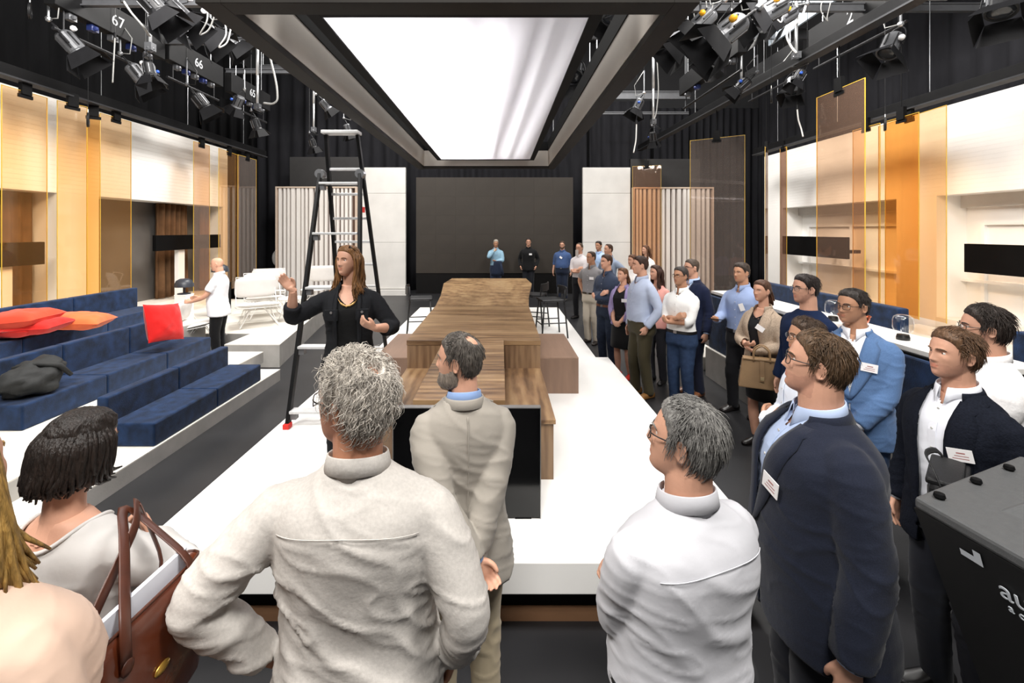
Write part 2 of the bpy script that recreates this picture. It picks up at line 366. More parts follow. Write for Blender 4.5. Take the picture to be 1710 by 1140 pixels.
# ================================================================== back wall pieces
def video_wall():
    r = thing('video_wall', 'large dark brown grey video wall at the back of the stage', 'screen', (-.21, 15.9, 0))
    MB().box(-2.74, 2.74, 0, .3, 0, .72).build('base', M_ledbase, r)
    # LED tiles, each with its own joint
    nx, nz = 8, 5; w_, h_ = 5.48/nx, 3.34/nz
    me = MB().box(0, w_-.0015, -.012, .12, 0, h_-.0015).build('tile_src', M_led).data
    for o in [o for o in bpy.data.objects if o.name == 'tile_src']: bpy.data.objects.remove(o)
    for i in range(nx):
        for j in range(nz): piece('tile', me, r, (-2.74+i*w_, 0, .72+j*h_))
    MB().box(-2.74, 2.74, .12, .3, .72, 4.06).build('cabinet', M_black, r)
video_wall()
def white_panel(x0, x1, y, lab):
    r = thing('upright_scenery', lab, 'scenery', ((x0+x1)/2, y, 0)); hw = (x1-x0)/2
    mw = mat('stained_white_panel', (216, 214, 210), .6, var=.08, vscale=1.3)
    for (a, b) in [(.22, 1.8), (1.806, 3.47), (3.476, 4.35)]:
        MB().box(-hw, hw, 0, .14, a, b).build('board', mw, r, bevel=.006)
    MB().box(-hw-.02, hw+.04, -.12, .2, 0, .2).build('base', mw, r, bevel=.01)
white_panel(-4.79, -3.24, 15.5, 'tall white upright panel behind the step ladder')
white_panel(2.8, 4.42, 15.5, 'tall white upright panel right of the video wall')
def slat_panel(x0, x1, y, zt, lab, seed):
    r = thing('slatted_panel', lab, 'panel', ((x0+x1)/2, y, 0)); hw = (x1-x0)/2; rr = random.Random(seed)
    MB().box(-hw, hw, .10, .14, 0, zt-.05).build('backing', M_slatbrown, r)
    MB().box(-hw-.05, hw+.05, -.05, .16, zt-.05, zt).box(-hw-.05, -hw, -.05, .16, 0, zt-.05).box(hw, hw+.05, -.05, .16, 0, zt-.05).build('frame', mat('pale_frame_wood', (206, 186, 168), .6, var=.05), r)
    meW = cubemesh('slat', mat('white_slat', (238, 232, 226), .6, var=.03))
    x = -hw+.05
    while x < hw-.09:
        w_ = rr.choice([.07, .085, .1, .12]); piece('slat', meW, r, (x+w_/2, .035, (zt-.06)/2), sc=(w_, .13, zt-.06))
        x += w_+rr.choice([.045, .06, .075])
slat_panel(-7.5, -4.88, 15.3, 3.68, 'white and brown slatted panel behind the lounge chairs', 1)
slat_panel(4.5, 7.1, 15.3, 3.66, 'white and brown slatted panel right of the white panel', 2)
M_flat = mat('dark_grey_flat', (46, 45, 45), .8, var=.08)
for (x0, x1, z1, lb) in [(-7.3, -4.9, 4.75, 'dark grey flat above the left slatted panel'), (4.5, 6.9, 4.68, 'dark grey flat above the right slatted panel')]:
    r = thing('dark_flat', lb, 'panel', ((x0+x1)/2, 15.75, 0)); h = (x1-x0)/2
    MB().box(-h, h, 0, .05, .02, z1).build('board', M_flat, r, bevel=.004); MB().box(-h, -h+.08, .05, .13, 0, z1).box(h-.08, h, .05, .13, 0, z1).box(-h, h, .05, .13, z1-.1, z1).build('batten', M_black, r)

# ================================================================== hung acrylic panels and their tracks
def glass_panel(p, q, zt, zb, m, lab, rod=None):
    """p,q: floor points of the two vertical edges"""
    p = np.array(p, float); q = np.array(q, float); c = (p+q)/2; d = q-p; w_ = np.linalg.norm(d); a = math.atan2(d[1], d[0])
    r = thing('hanging_acrylic_panel', lab, 'panel', (c[0], c[1], zb), a); h = zt-zb
    MB().box(-w_/2+.008, w_/2-.008, -.004, .004, .008, h-.008).build('sheet', m, r)
    MB().box(-w_/2, -w_/2+.008, -.005, .005, 0, h).box(w_/2-.008, w_/2, -.005, .005, 0, h).box(-w_/2+.008, w_/2-.008, -.005, .005, h-.008, h).build('edge', M_edge, r)
    MB().box(-.07, .07, -.03, .03, h-.05, h+.16).box(-.1, .1, -.012, .012, h-.1, h-.05).build('clamp', M_black, r)
    if rod: MB().cyl((0, 0, h+.1), (0, 0, rod-zb), .008, 6).build('suspension_rod', M_black, r)
    return r
def px(u, X): return (X, abs(X*FPX/(u-VPU)))
PL = -6.9
def lp(u0, u1, zt, m, lab, X0=PL, X1=None):
    glass_panel(px(u0, X0), px(u1, X1 if X1 else X0), zt, .7, m, lab)
lp(2, 79, 4.22, M_amber, 'amber acrylic panel hanging nearest at the far left edge')
lp(95, 146, 4.23, M_amber, 'tall amber acrylic panel second from the left, hung at a slant', PL, PL+.12)
lp(144, 168, 4.2, M_orange, 'narrow deep orange acrylic panel overlapping the left amber ones', PL-.12, PL+.02)
lp(167, 219, 4.23, M_amber, 'amber acrylic panel left of the wide white wall gap')
lp(323, 350, 4.21, M_smoke, 'slim pale pink acrylic panel hanging over the white left wall')
lp(365, 399, 4.2, M_amber, 'amber acrylic panel sixth along the left track', PL+.08, PL-.05)
lp(397, 428, 4.2, M_grey, 'smoky acrylic panel at the far end of the left track')
glass_panel((4.3, 14.85), (5.15, 14.6), 4.3, .5, M_smoke, 'small amber acrylic panel hung before the right slatted panel', 4.96)
glass_panel((4.42, 10.62), (5.36, 9.98), 4.3, .55, M_grey, 'smoky acrylic panel turned towards the stage at right', 4.96)
glass_panel((5.0, 7.2), (5.0, 6.24), 4.3, .75, M_smoke, 'tall smoked acrylic panel hung highest in front of the right set wall', 4.96)
glass_panel((6.45, 11.1), (6.75, 11.5), 4.25, .55, M_brown, 'thin smoked acrylic panel seen nearly edge on at right', 9.58)
glass_panel((7.0, 11.4), (6.98, 11.1), 4.25, .55, M_brown, 'narrow brown acrylic strip before the white right wall pillar', 9.58)
glass_panel(px(1424, 6.9), px(1470, 6.9), 4.16, .75, M_amber, 'amber acrylic panel behind the tall smoked one at right')
glass_panel(px(1467, 7.1), px(1581, 6.95), 4.16, .75, M_amber, 'wide pale amber acrylic panel on the right wall track')
glass_panel(px(1478, 6.8), px(1535, 6.8), 4.13, .75, M_orange, 'deep orange acrylic panel overlapping the wide pale amber one', 9.58)
def track(x0, y0, x1, y1, z, lab, hang=3, two=True):
    r = thing('panel_track', lab, 'rail', ((x0+x1)/2, (y0+y1)/2, z)); c = np.array([(x0+x1)/2, (y0+y1)/2])
    d = np.array([x1-x0, y1-y0]); l = np.linalg.norm(d); a = math.atan2(d[1], d[0]); M = mat4(rotz(a), (0, 0, 0))
    MB().box(-l/2, l/2, -.06, .06, 0, .16, M=M).build('beam', M_black, r, bevel=.005)
    MB().box(-l/2, l/2, -.09, .09, -.025, 0, M=M).build('lower_flange', mat('grey_flange', (48, 48, 50), .6, .1, var=.1, spec=.2), r)
    for i in range(hang):
        t = -l/2+l*(i+.5)/hang; p = xf(M, [(t, 0, .16)])[0]
        MB().cyl(p, p+np.array([0, 0, 2.4]), .006, 6).build('hanging_wire', M_metal, r)
track(-6.9, 4.6, -6.9, 13.3, 4.36, 'black track carrying the left acrylic panels', 4)
track(5.0, 4.2, 4.75, 15.6, 4.95, 'long black track crossing above the right hand audience', 4)
track(7.05, 4.4, 7.05, 12.6, 4.3, 'black track carrying the amber panels at the right wall', 4)

# ================================================================== sign bars on posts
def bar_sign(x, y0, y1, z0, z1, lab, post=None):
    r = thing('black_sign_bar', lab, 'sign', (x, (y0+y1)/2, z0 if post is None else .62 if x < 0 else .62)); b = r.location.z; h = (y1-y0)/2
    MB().box(-.04, .04, -h, h, z0-b, z1-b).build('bar', mat('matt_black_board', (12, 12, 13), .7, var=.15, vscale=3, spec=.08), r, bevel=.004)
    s = -1 if x > 0 else 1
    if post is not None:
        MB().box(-.05-s*.07, .05-s*.07, post-h-.08, post-h+.12, 0, z0-b+.12).build('post', M_white, r, bevel=.004)
    else: MB().box(-s*.45, -s*.04, -.05, .05, z0-b+.12, z0-b+.2).box(-s*.45, -s*.04, -h+.2, -h+.3, z0-b+.12, z0-b+.2).build('bracket', M_black, r)
bar_sign(-7.42, 9.75, 12.0, 1.76, 2.1, 'black horizontal sign bar on a white post in the left set window', .85)
bar_sign(-7.4, 5.2, 7.35, 1.66, 2.02, 'black horizontal sign bar in the nearest left set window', 1.6)
bar_sign(7.9, 10.35, 12.7, 1.55, 2.05, 'black horizontal sign bar before the far right window bay')
bar_sign(7.9, 5.3, 7.72, 1.5, 1.98, 'black horizontal sign bar before the near right window bay')

# ================================================================== navy bench seating at left
def rbox(mb, x0, x1, y0, y1, z0, z1): return mb.box(x0, x1, y0, y1, z0, z1)
def bench(label, xf_, xb, y0, y1, z0, zs, zb, n, group='navy bench modules'):
    """row of modules; each module is a bench of its own: seat + backrest"""
    L = (y1-y0)/n
    for i in range(n):
        a = y0+i*L
        r = thing('bench_module', label[i] if isinstance(label, list) else label, 'bench', ((xf_+xb)/2, a+L/2, z0), 0, group)
        cx, cy = (xf_+xb)/2, a+L/2
        MB().box(xb+.0-cx, xf_-cx, -L/2+.004, L/2-.004, 0, zs-z0).build('seat', M_velvet, r, bevel=.018, bseg=3)
        MB().box(xb-.11-cx, xb-.002-cx, -L/2+.004, L/2-.004, .0 if z0 < .2 and False else (zs-z0)*.8, zb-z0).build('backrest', M_velvet, r, bevel=.018, bseg=3)
        MB().box(xb-.1-cx, xb-.01-cx, -L/2+.02, L/2-.02, .0, (zs-z0)*.8).build('back_support', M_black, r)
bench(['navy velvet bench module in the front row, nearer one', 'navy velvet bench module in the front row, farther one'], -3.26, -3.7, 4.28, 6.2, .165, .385, .63, 2)
bench(['navy velvet bench module of the middle row, nearest, cut by the left frame edge', 'navy velvet bench module of the middle row, second from the near end',
       'navy velvet bench module of the middle row under the upright red cushion'], -4.45, -4.95, 4.23, 7.0, .335, .57, .91, 3)
bench(['navy velvet bench module of the top row holding the stacked red cushions', 'navy velvet bench module of the top row, second from near',
       'navy velvet bench module of the top row, at the far end'], -5.75, -6.25, 4.3, 7.85, .66, .9, 1.22, 3)

def cushion_mesh(w_, h_, t, seed, n=22):
    r = np.random.default_rng(seed); g = np.linspace(-1, 1, n); X, Y = np.meshgrid(g, g)
    prof = ((1-np.abs(X)**2.6)*(1-np.abs(Y)**2.6))**.5
    pinch = 1-.07*((1-np.abs(X)**2)*np.abs(Y)**3); pinchy = 1-.07*((1-np.abs(Y)**2)*np.abs(X)**3)
    V = np.stack([X*w_/2*pinchy, Y*h_/2*pinch, np.zeros_like(X)], -1).reshape(-1, 3)
    nz = vnoise(np.stack([X.ravel()*3+seed, Y.ravel()*3, np.zeros(n*n)+seed], 1))*.012+vnoise(np.stack([X.ravel()*7+seed, Y.ravel()*7, np.zeros(n*n)], 1))*.005
    top = V.copy(); top[:, 2] = prof.ravel()*t/2+nz*prof.ravel(); bot = V.copy(); bot[:, 2] = -prof.ravel()*t/2+nz*prof.ravel()*.6
    mb = MB(); F = [(i*n+j, i*n+j+1, (i+1)*n+j+1, (i+1)*n+j) for i in range(n-1) for j in range(n-1)]
    mb.add(top, F); mb.add(bot, [f[::-1] for f in F])
    return mb
def cushion(loc, rot, col, lab, seed, w_=.5, h_=.5, t=.15):
    r = thing('cushion', lab, 'cushion', loc, 0, None); r.rotation_euler = rot
    m = mat('cushion_%d_%d_%d' % col, col, .8, var=.1, vscale=5, bump=.15, bscale=30, sheen=.2, spec=.2)
    cushion_mesh(w_, h_, t, seed).build('cover', m, r, smooth=True)
    p = [(w_/2*x*.97, h_/2*y*.97, 0) for x, y in [(-1, -1), (0, -.95), (1, -1), (.95, 0), (1, 1), (0, .95), (-1, 1), (-.95, 0), (-1, -1)]]
    MB().tube(p, .004, 5).build('piping', m, r, smooth=True)
    if seed == 11: MB().box(-w_/2-.03, -w_/2+.01, -.1, -.06, -.002, .002).build('care_tag', M_white, r)
cushion(at(18, 553, 5.5)+Vector((.02, 0, .035)), (.0, .02, .25), (196, 34, 26), 'red cushion lying at the bottom of the left pile', 12, .62, .5, .2)
cushion(at(62, 548, 5.55)+Vector((.03, 0, .03)), (.03, -.05, .2), (192, 32, 24), 'red cushion lying flat, half under the orange one', 13, .5, .48, .18)
cushion(at(34, 533, 5.5), (.03, -.1, .1), (212, 66, 40), 'orange red cushion on top of the cushion pile at left', 11, .66, .5, .24)
cushion(at(132, 535, 6.0), (.0, .06, .3), (220, 102, 56), 'orange cushion lying flat beside the red pile', 14, .64, .52, .22)
cushion(at(274, 538, 6.2), (1.25, .12, 1.35), (196, 22, 20), 'bright red cushion standing upright on the middle bench row', 15, .52, .52, .24)
# dark jacket bundle on the middle row
def bundle():
    r = thing('jacket_bundle', 'crumpled black jacket left on the middle bench row at left edge', 'jacket', (-4.69, 4.56, .575))
    n, k = 40, 22; th = np.linspace(.02, PI-.02, k); ph = np.linspace(0, 2*PI, n, endpoint=False)
    T, P = np.meshgrid(th, ph, indexing='ij'); d = np.stack([np.sin(T)*np.cos(P), np.sin(T)*np.sin(P), -np.cos(T)], -1).reshape(-1, 3)
    rad = 1+.22*vnoise(d*2.2+5)+.12*(1-np.abs(vnoise(d*4+9)))**3
    V = d*rad[:, None]*np.array([.2, .28, .16]); V[:, 2] = np.maximum(V[:, 2]+.13, 0); V[:, 2] += .09*sstep(.05, .3, V[:, 1])*(V[:, 2] > .05)
    MB().rings(V.reshape(k, n, 3)).build('cloth', mat('black_jacket_cloth', (26, 27, 27), .75, var=.2, bump=.2, bscale=25), r, smooth=True)
    MB().tube([(-.1, -.1, .27), (.05, .0, .29), (.16, .12, .24), (.2, .2, .12)], [.02, .03, .028, .02], 8).build('sleeve', mat('black_jacket_cloth', (26, 27, 27)), r, smooth=True)
bundle()

# ================================================================== the long wooden table with its seats
def table():
    X0 = -.265
    r = thing('long_wooden_table', 'long walnut presenter table with narrow front tongue on the white stage', 'table', (X0, 4.475, .414)); B = .414
    def Y(y): return y-4.475
    zt = 1.122-B
    MB().prism([(-.295, Y(2.9)), (.295, Y(2.9)), (.295, 0), (.66, 0), (.67, Y(6.55)), (-.67, Y(6.55)), (-.66, 0), (-.295, 0)], zt-.05, zt).build('front_top', M_woodx, r, bevel=.003)
    MB().prism([(-.67, Y(6.553)), (.67, Y(6.553)), (.735, Y(7.6)), (.9, Y(9.3)), (.84, Y(10.3)), (-.84, Y(10.3)), (-.9, Y(9.3)), (-.735, Y(7.6))], zt-.05, zt).build('rear_top', M_woodb, r, bevel=.003)
    for s in (-1, 1):
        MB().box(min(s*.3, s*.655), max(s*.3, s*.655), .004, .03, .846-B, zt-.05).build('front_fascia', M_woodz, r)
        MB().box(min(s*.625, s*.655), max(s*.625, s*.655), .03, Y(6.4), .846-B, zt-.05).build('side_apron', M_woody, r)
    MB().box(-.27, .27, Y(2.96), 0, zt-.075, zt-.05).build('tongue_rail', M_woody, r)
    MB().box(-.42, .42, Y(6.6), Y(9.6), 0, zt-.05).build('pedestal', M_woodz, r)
    MB().box(-.05, .05, Y(2.98), Y(3.03), 0, zt-.075).build('front_leg', M_black, r)
    MB().box(-.66, .66, Y(3.256), Y(6.2), .40, .432).build('seat_board', M_woody, r, bevel=.003)
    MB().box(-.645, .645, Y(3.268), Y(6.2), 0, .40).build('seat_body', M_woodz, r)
    for s, lb in ((1, 'pale walnut block seat right of the table'), (-1, 'pale walnut block seat left of the table, beside the ladder')):
        k = thing('block_seat', lb, 'seat', (X0+s*.9, 5.57, B))
        MB().box(-.22, .22, -.58, .58, 0, .382).build('body', M_block, k, bevel=.003)
        MB().box(-.22, .22, -.58, .58, .382, .394).build('top_board', mat('pale_walnut_top', (140, 112, 93), .45, var=.13, vscale=14, stretch=(1, .12, 1), detail=8), k, bevel=.002)
table()
def monitor():
    r = thing('floor_monitor', 'large black screen standing on the stage before the table', 'screen', (-.21, 2.84, .414))
    MB().box(-.455, .455, -.02, .02, .01, .685).build('screen_panel', M_blackgloss, r, bevel=.002)
    MB().box(-.457, .457, -.022, .024, .685, .69).box(-.46, -.455, -.022, .024, .0, .69).box(.455, .46, -.022, .024, 0, .69).build('frame', mat('silver_bezel', (150, 148, 146), .35, .7, var=.05), r)
    MB().box(-.40, -.3, -.02, .035, 0, .012).box(.3, .4, -.02, .035, 0, .012).build('foot', M_black, r)
monitor()
def stool(loc, rz, lab):
    r = thing('bar_stool', lab, 'stool', loc, rz, 'black bar stools at the table'); m = mat('black_stool', (30, 31, 33), .45, var=.1)
    MB().box(-.2, .2, -.19, .21, .60, .635).build('seat', m, r, bevel=.012)
    a = np.linspace(-1, 1, 9); R = []
    for z, k in ((.70, 1), (.84, 1.02)):
        o = np.stack([.22*np.sin(a)/math.sin(1)*k, -.2-.05*(1-(a**2)), np.full(9, z)], 1); i = o[::-1]+np.array([0, .02, 0]); R.append(np.concatenate([o, i]))
    MB().rings(R).build('backrest', m, r, bevel=.004)
    for x in (-1, 1):
        MB().tube([(x*.2, -.19, .8), (x*.19, -.17, .6), (x*.23, -.22, 0)], .014, 8).build('leg', m, r, smooth=True)
        MB().tube([(x*.18, .17, .6), (x*.22, .22, 0)], .014, 8).build('leg', m, r, smooth=True)
        MB().cyl((x*.21, -.2, .25), (x*.21, .2, .25), .01, 6).build('side_rung', m, r)
    MB().cyl((-.21, .2, .22), (.21, .2, .22), .01, 6).build('foot_rest', m, r)
stool((.62, 8.35, .414), 1.2, 'black bar stool with low back tucked at the right of the table')
stool((.86, 7.75, .414), 1.75, 'black bar stool nearest the right walnut block')
stool((-1.4, 7.9, .414), -1.4, 'black bar stool at the left of the table behind the ladder')

# ================================================================== step ladder
def ladder():
    r = thing('step_ladder', 'tall black and aluminium double step ladder behind the speaking woman', 'ladder', (-1.66, 4.95, .414)); O = np.array([-1.66, 4.95, .414])
    def W(x, y, z): return np.array([x, y, z])-O
    TL, TR = W(-1.89, 4.93, 3.24), W(-1.55, 4.93, 3.24)
    FL, FR = W(-1.93, 4.12, .414), W(-1.28, 4.12, .414)
    RL, RR = W(-2.03, 5.86, .414), W(-1.44, 5.86, .414)
    hz = 2.82
    def lerp(a, b, t): return a+(b-a)*t
    def zt(a, b, z): return lerp(a, b, (z-.414-a[2])/(b[2]-a[2]))
    mb_ = mat('black_ladder_stile', (14, 14, 15), .5, 0, var=.15, vscale=20, spec=.2)
    JL, JR = zt(RL, TL, hz), zt(RR, TR, hz)
    jl, jr = JL+np.array([-.06, -.1, 0]), JR+np.array([.0, -.1, 0])
    def stile(a, b, w_=.034, d=.06):
        v = b-a; l = np.linalg.norm(v); A = frame(v, (0, 1, 0)); return MB().box(-w_/2, w_/2, -d/2, d/2, 0, l, M=mat4(A, a))
    for a, b in ((RL, TL), (RR, TR)): stile(a, b).build('rear_stile', mb_, r, bevel=.004)
    for a, b in ((FL, jl), (FR, jr)): stile(a, b).build('front_stile', mb_, r, bevel=.004)
    for a in (jl, jr): MB().tube([a+np.array([0, -.03, 0]), a+np.array([0, .05, 0])], [.05, .05], 14).box(a[0]-.02, a[0]+.02, a[1]+.03, a[1]+.14, a[2]-.03, a[2]+.03).build('hinge', M_metal, r)
    MB().box(TL[0]-.03, TR[0]+.03, TL[1]-.08, TL[1]+.06, TL[2]-.0, TL[2]+.035).build('top_cap', M_tread, r, bevel=.006)
    z = .55; k = 0
    while z < 2.75:
        a, b = zt(FL, jl, z), zt(FR, jr, z)
        t = MB().box(a[0]+.015, b[0]-.015, a[1]-.05, a[1]+.055, a[2]-.012, a[2]+.012); t.build('tread', M_tread, r, bevel=.004)
        MB().box(a[0]+.015, a[0]+.07, a[1]-.03, a[1]+.03, a[2]-.07, a[2]-.012).build('tread_bracket', mat('grey_bracket', (120, 120, 122), .5, .5, var=.1), r)
        z += .265*2 if False else .54; k += 1
    z = .72
    while z < 3.0:
        a, b = zt(RL, TL, z), zt(RR, TR, z); MB().box(a[0], b[0], a[1]-.02, a[1]+.02, a[2]-.014, a[2]+.014).build('rear_rung', M_tread, r, bevel=.003); z += .27
    mr = mat('red_rubber', (214, 40, 32), .6, var=.1)
    for a in (FL, FR, RL, RR): MB().box(a[0]-.028, a[0]+.028, a[1]-.04, a[1]+.04, a[2], a[2]+.045).build('foot', mr, r, bevel=.006)
    MB().box(JR[0]-.01, JR[0]+.03, JR[1]-.08, JR[1]-.02, JR[2]-.42, JR[2]-.36).build('locking_clip', mr, r)
ladder()

# ================================================================== lounge corner
M_pad = mat('off_white_upholstery', (222, 219, 216), .8, var=.03, bump=.1, bscale=90)
M_wire = mat('white_wire', (235, 233, 230), .4, var=.02)
def lounge_chair(loc, rz, lab, tilt=0.0):
    r = thing('lounge_chair', lab, 'chair', loc, rz, 'white wire lounge chairs'); r.rotation_euler[0] = tilt
    def pad(w_, h_, t, M, nm):
        n = 16; g = np.linspace(-1, 1, n); X, Y = np.meshgrid(g, g); se = (1-np.abs(X)**5)*(1-np.abs(Y)**5)
        sx = np.sign(X)*np.abs(X); q = np.maximum(np.abs(X), np.abs(Y)); rr = (np.abs(X)**6+np.abs(Y)**6)**(1/6)+1e-9; k = np.where(rr > 0, q/rr, 1)
        V = np.stack([X*k*w_/2, Y*k*h_/2, np.sqrt(se)*t/2], -1).reshape(-1, 3); B = V*np.array([1, 1, -1])
        F = [(i*n+j, i*n+j+1, (i+1)*n+j+1, (i+1)*n+j) for i in range(n-1) for j in range(n-1)]
        mb = MB().add(xf(M, V), F).add(xf(M, B), [f[::-1] for f in F]); return mb.build(nm, M_pad, r, smooth=True)
    pad(.74, .62, .08, mat4(rotx(.12), (0, .02, .40)), 'seat_pad')
    pad(.74, .44, .08, mat4(rotx(PI/2-.32), (0, -.36, .70)), 'back_pad')
    MB().tube([(-.36, .3, .38), (.36, .3, .38), (.36, -.24, .33), (.34, -.44, .9), (-.34, -.44, .9), (-.36, -.24, .33), (-.36, .3, .38)], .009, 6).build('frame', M_wire, r, smooth=True)
    for x in (-1, 1):
        MB().tube([(x*.1, .08, .36), (x*.33, .32, .012), (x*.2, .1, .34)], .008, 6).build('front_leg', M_wire, r)
        MB().tube([(x*.1, -.06, .34), (x*.31, -.33, .012), (x*.22, -.1, .33)], .008, 6).build('rear_leg', M_wire, r)
    MB().tube([(-.33, .32, .012), (-.31, -.33, .012)], .007, 6).tube([(.33, .32, .012), (.31, -.33, .012)], .007, 6).build('floor_runner', M_wire, r)
    return r
LP = .367
lounge_chair((-4.72, 8.85, LP), -2.55, 'white lounge chair nearest the bald man')
lounge_chair((-5.05, 9.75, LP), -2.5, 'white lounge chair second from the bald man, behind the small round table')
lounge_chair((-5.5, 10.75, LP), -2.75, 'white lounge chair beside the raised hand of the speaking woman')
lounge_chair((-4.6, 11.65, LP), -2.95, 'white lounge chair farthest back, behind the ladder')
k = lounge_chair((-5.02, 7.74, .33), -1.35, 'white lounge chair being carried by the bald man', .1); k.scale = (.78, .78, .78)
def side_table(loc, lab, R=.27, h=.46):
    r = thing('round_side_table', lab, 'table', loc, 0, 'white round side tables')
    MB().lathe([(0.001, h-.02), (R-.01, h-.02), (R, h-.012), (R, h-.004), (R-.008, h), (.001, h)], 28).build('table_top', M_white, r, smooth=False)
    for i in range(4):
        a = i*PI/2+.4; MB().cyl((.1*math.cos(a), .1*math.sin(a), h-.02), (.26*math.cos(a), .26*math.sin(a), 0), .009, 6).build('leg', M_wire, r)
side_table((-4.28, 9.35, LP), 'small white round side table in front of the lounge chairs')
side_table((-4.4, 10.75, LP), 'small white round side table farther back behind the pointing hand', .3)
def dome_lamp(loc, lab, h=.55, R=.17):
    r = thing('dome_table_lamp', lab, 'lamp', loc); m = mat('slate_lamp', (52, 56, 64), .4, var=.1)
    MB().lathe([(.001, 0), (.11, 0), (.11, .02), (.02, .03), (.02, h-.12), (.001, h-.12)], 20).build('stand', m, r, smooth=False)
    MB().lathe([(R, h-.16), (R*.97, h-.1), (R*.8, h-.04), (R*.45, h-.005), (.001, h)], 24).lathe([(R-.006, h-.16), (R*.94, h-.1), (R*.77, h-.045), (.001, h-.01)], 24).build('shade', m, r, smooth=True)
def plinth(x, y, h, lab, w_=.22, z=LP, m=M_white):
    r = thing('white_plinth', lab, 'plinth', (x, y, z)); MB().box(-w_/2, w_/2, -w_/2, w_/2, 0, h-.02).build('body', m, r, bevel=.004)
    MB().box(-w_/2-.005, w_/2+.005, -w_/2-.005, w_/2+.005, h-.02, h).build('top', m, r, bevel=.003)
plinth(-6.05, 8.7, .62, 'narrow white plinth beside the carried chair')
dome_lamp((-6.05, 8.7, LP+.62), 'dark dome lamp on the white plinth left of the bald man', .3, .16)
plinth(-6.1, 9.9, .7, 'black plinth behind the white lounge chairs', .3, LP, M_black)
dome_lamp((-6.1, 9.9, LP+.7), 'dark dome lamp behind the white lounge chairs', .4, .17)
r = thing('standing_speaker', 'white oval loudspeaker beside the left slatted panel', 'speaker', (-7.68, 15.62, 0))
MB().lathe([(.001, 0), (.18, 0), (.18, .02), (.015, .03), (.015, 1.0), (.001, 1.0)], 16).build('stand', M_black, r)
MB().ball((0, 0, 1.26), .16, 20, 0, (1, .7, 1.7)).build('cabinet', M_white, r, smooth=True)

# ================================================================== right hand booths
def booth():
    M_marble = mat('pale_stone_counter', (228, 226, 222), .3, var=.05, vscale=7)
    r = thing('booth_divider', 'navy velvet booth divider with a pale counter at right', 'divider', (3.3, 5.0, .44))
    for i in range(3):
        a = -2.0+i*1.31; MB().box(-.14, -.05, a, a+1.3, 0, .79).build('velvet_panel', M_velvet, r, bevel=.015)
    MB().box(-.05, .2, -2.0, 1.92, 0, .79).build('core', M_black, r)
    MB().box(-.12, .3, -2.0, 1.92, .79, .81).build('shadow_gap', M_black, r)
    MB().box(-.10, .32, -2.0, 1.92, .81, .85).build('counter', M_marble, r, bevel=.004)
    for i, (y0, y1, lb) in enumerate([(5.25, 6.75, 'high navy velvet booth back behind the counter'), (6.85, 8.1, 'high navy velvet booth back farther along the right side'),
                                      (2.95, 4.1, 'navy velvet booth back at the right frame edge')]):
        b = thing('booth_bench', lb, 'bench', (4.6, (y0+y1)/2, .44)); h = (y1-y0)/2
        MB().box(.0, .12, -h, h, 0, .86).build('backrest', M_velvet, b, bevel=.02); MB().box(-.5, 0, -h, h, 0, .42).build('seat', M_velvet, b, bevel=.02)
booth()
def jar_lamp(loc, lab, s=1.0):
    r = thing('glass_jar_lamp', lab, 'lamp', loc); r.scale = (s, s, s)
    MB().lathe([(.001, 0), (.045, 0), (.047, .02), (.04, .045), (.001, .045)], 24).build('base', mat('dark_lamp_base', (22, 20, 19), .4, var=.2), r)
    MB().lathe([(.036, .045), (.04, .055), (.062, .075), (.071, .1), (.071, .165), (.062, .192), (.04, .207), (.001, .211)], 28).lathe([(.034, .047), (.06, .078), (.0685, .1), (.0685, .163), (.06, .189), (.039, .204), (.001, .208)], 28).build('glass_jar', M_clear, r, smooth=True)
    MB().lathe([(.001, .05), (.016, .05), (.016, .12), (.02, .13), (.001, .135)], 14).build('candle_tube', M_clear, r, smooth=True)
jar_lamp((3.36, 3.8, 1.29), 'clear glass jar lamp on the counter at right')
jar_lamp((3.36, 4.6, 1.29), 'clear glass jar lamp farther along the counter behind the light blue blazer')
r = thing('copper_bowl', 'copper coloured bowl on the counter behind the light blue blazer', 'bowl', (3.3, 4.25, 1.29))
mc = mat('copper', (196, 96, 60), .25, .9, var=.1)
MB().lathe([(.001, 0), (.05, 0), (.06, .01), (.11, .07), (.125, .12), (.118, .12), (.1, .07), (.05, .018), (.001, .016)], 24).build('bowl', mc, r, smooth=True)
MB().lathe([(.125, .117), (.13, .12), (.125, .124), (.118, .121)], 24).build('rim', mc, r, smooth=True)
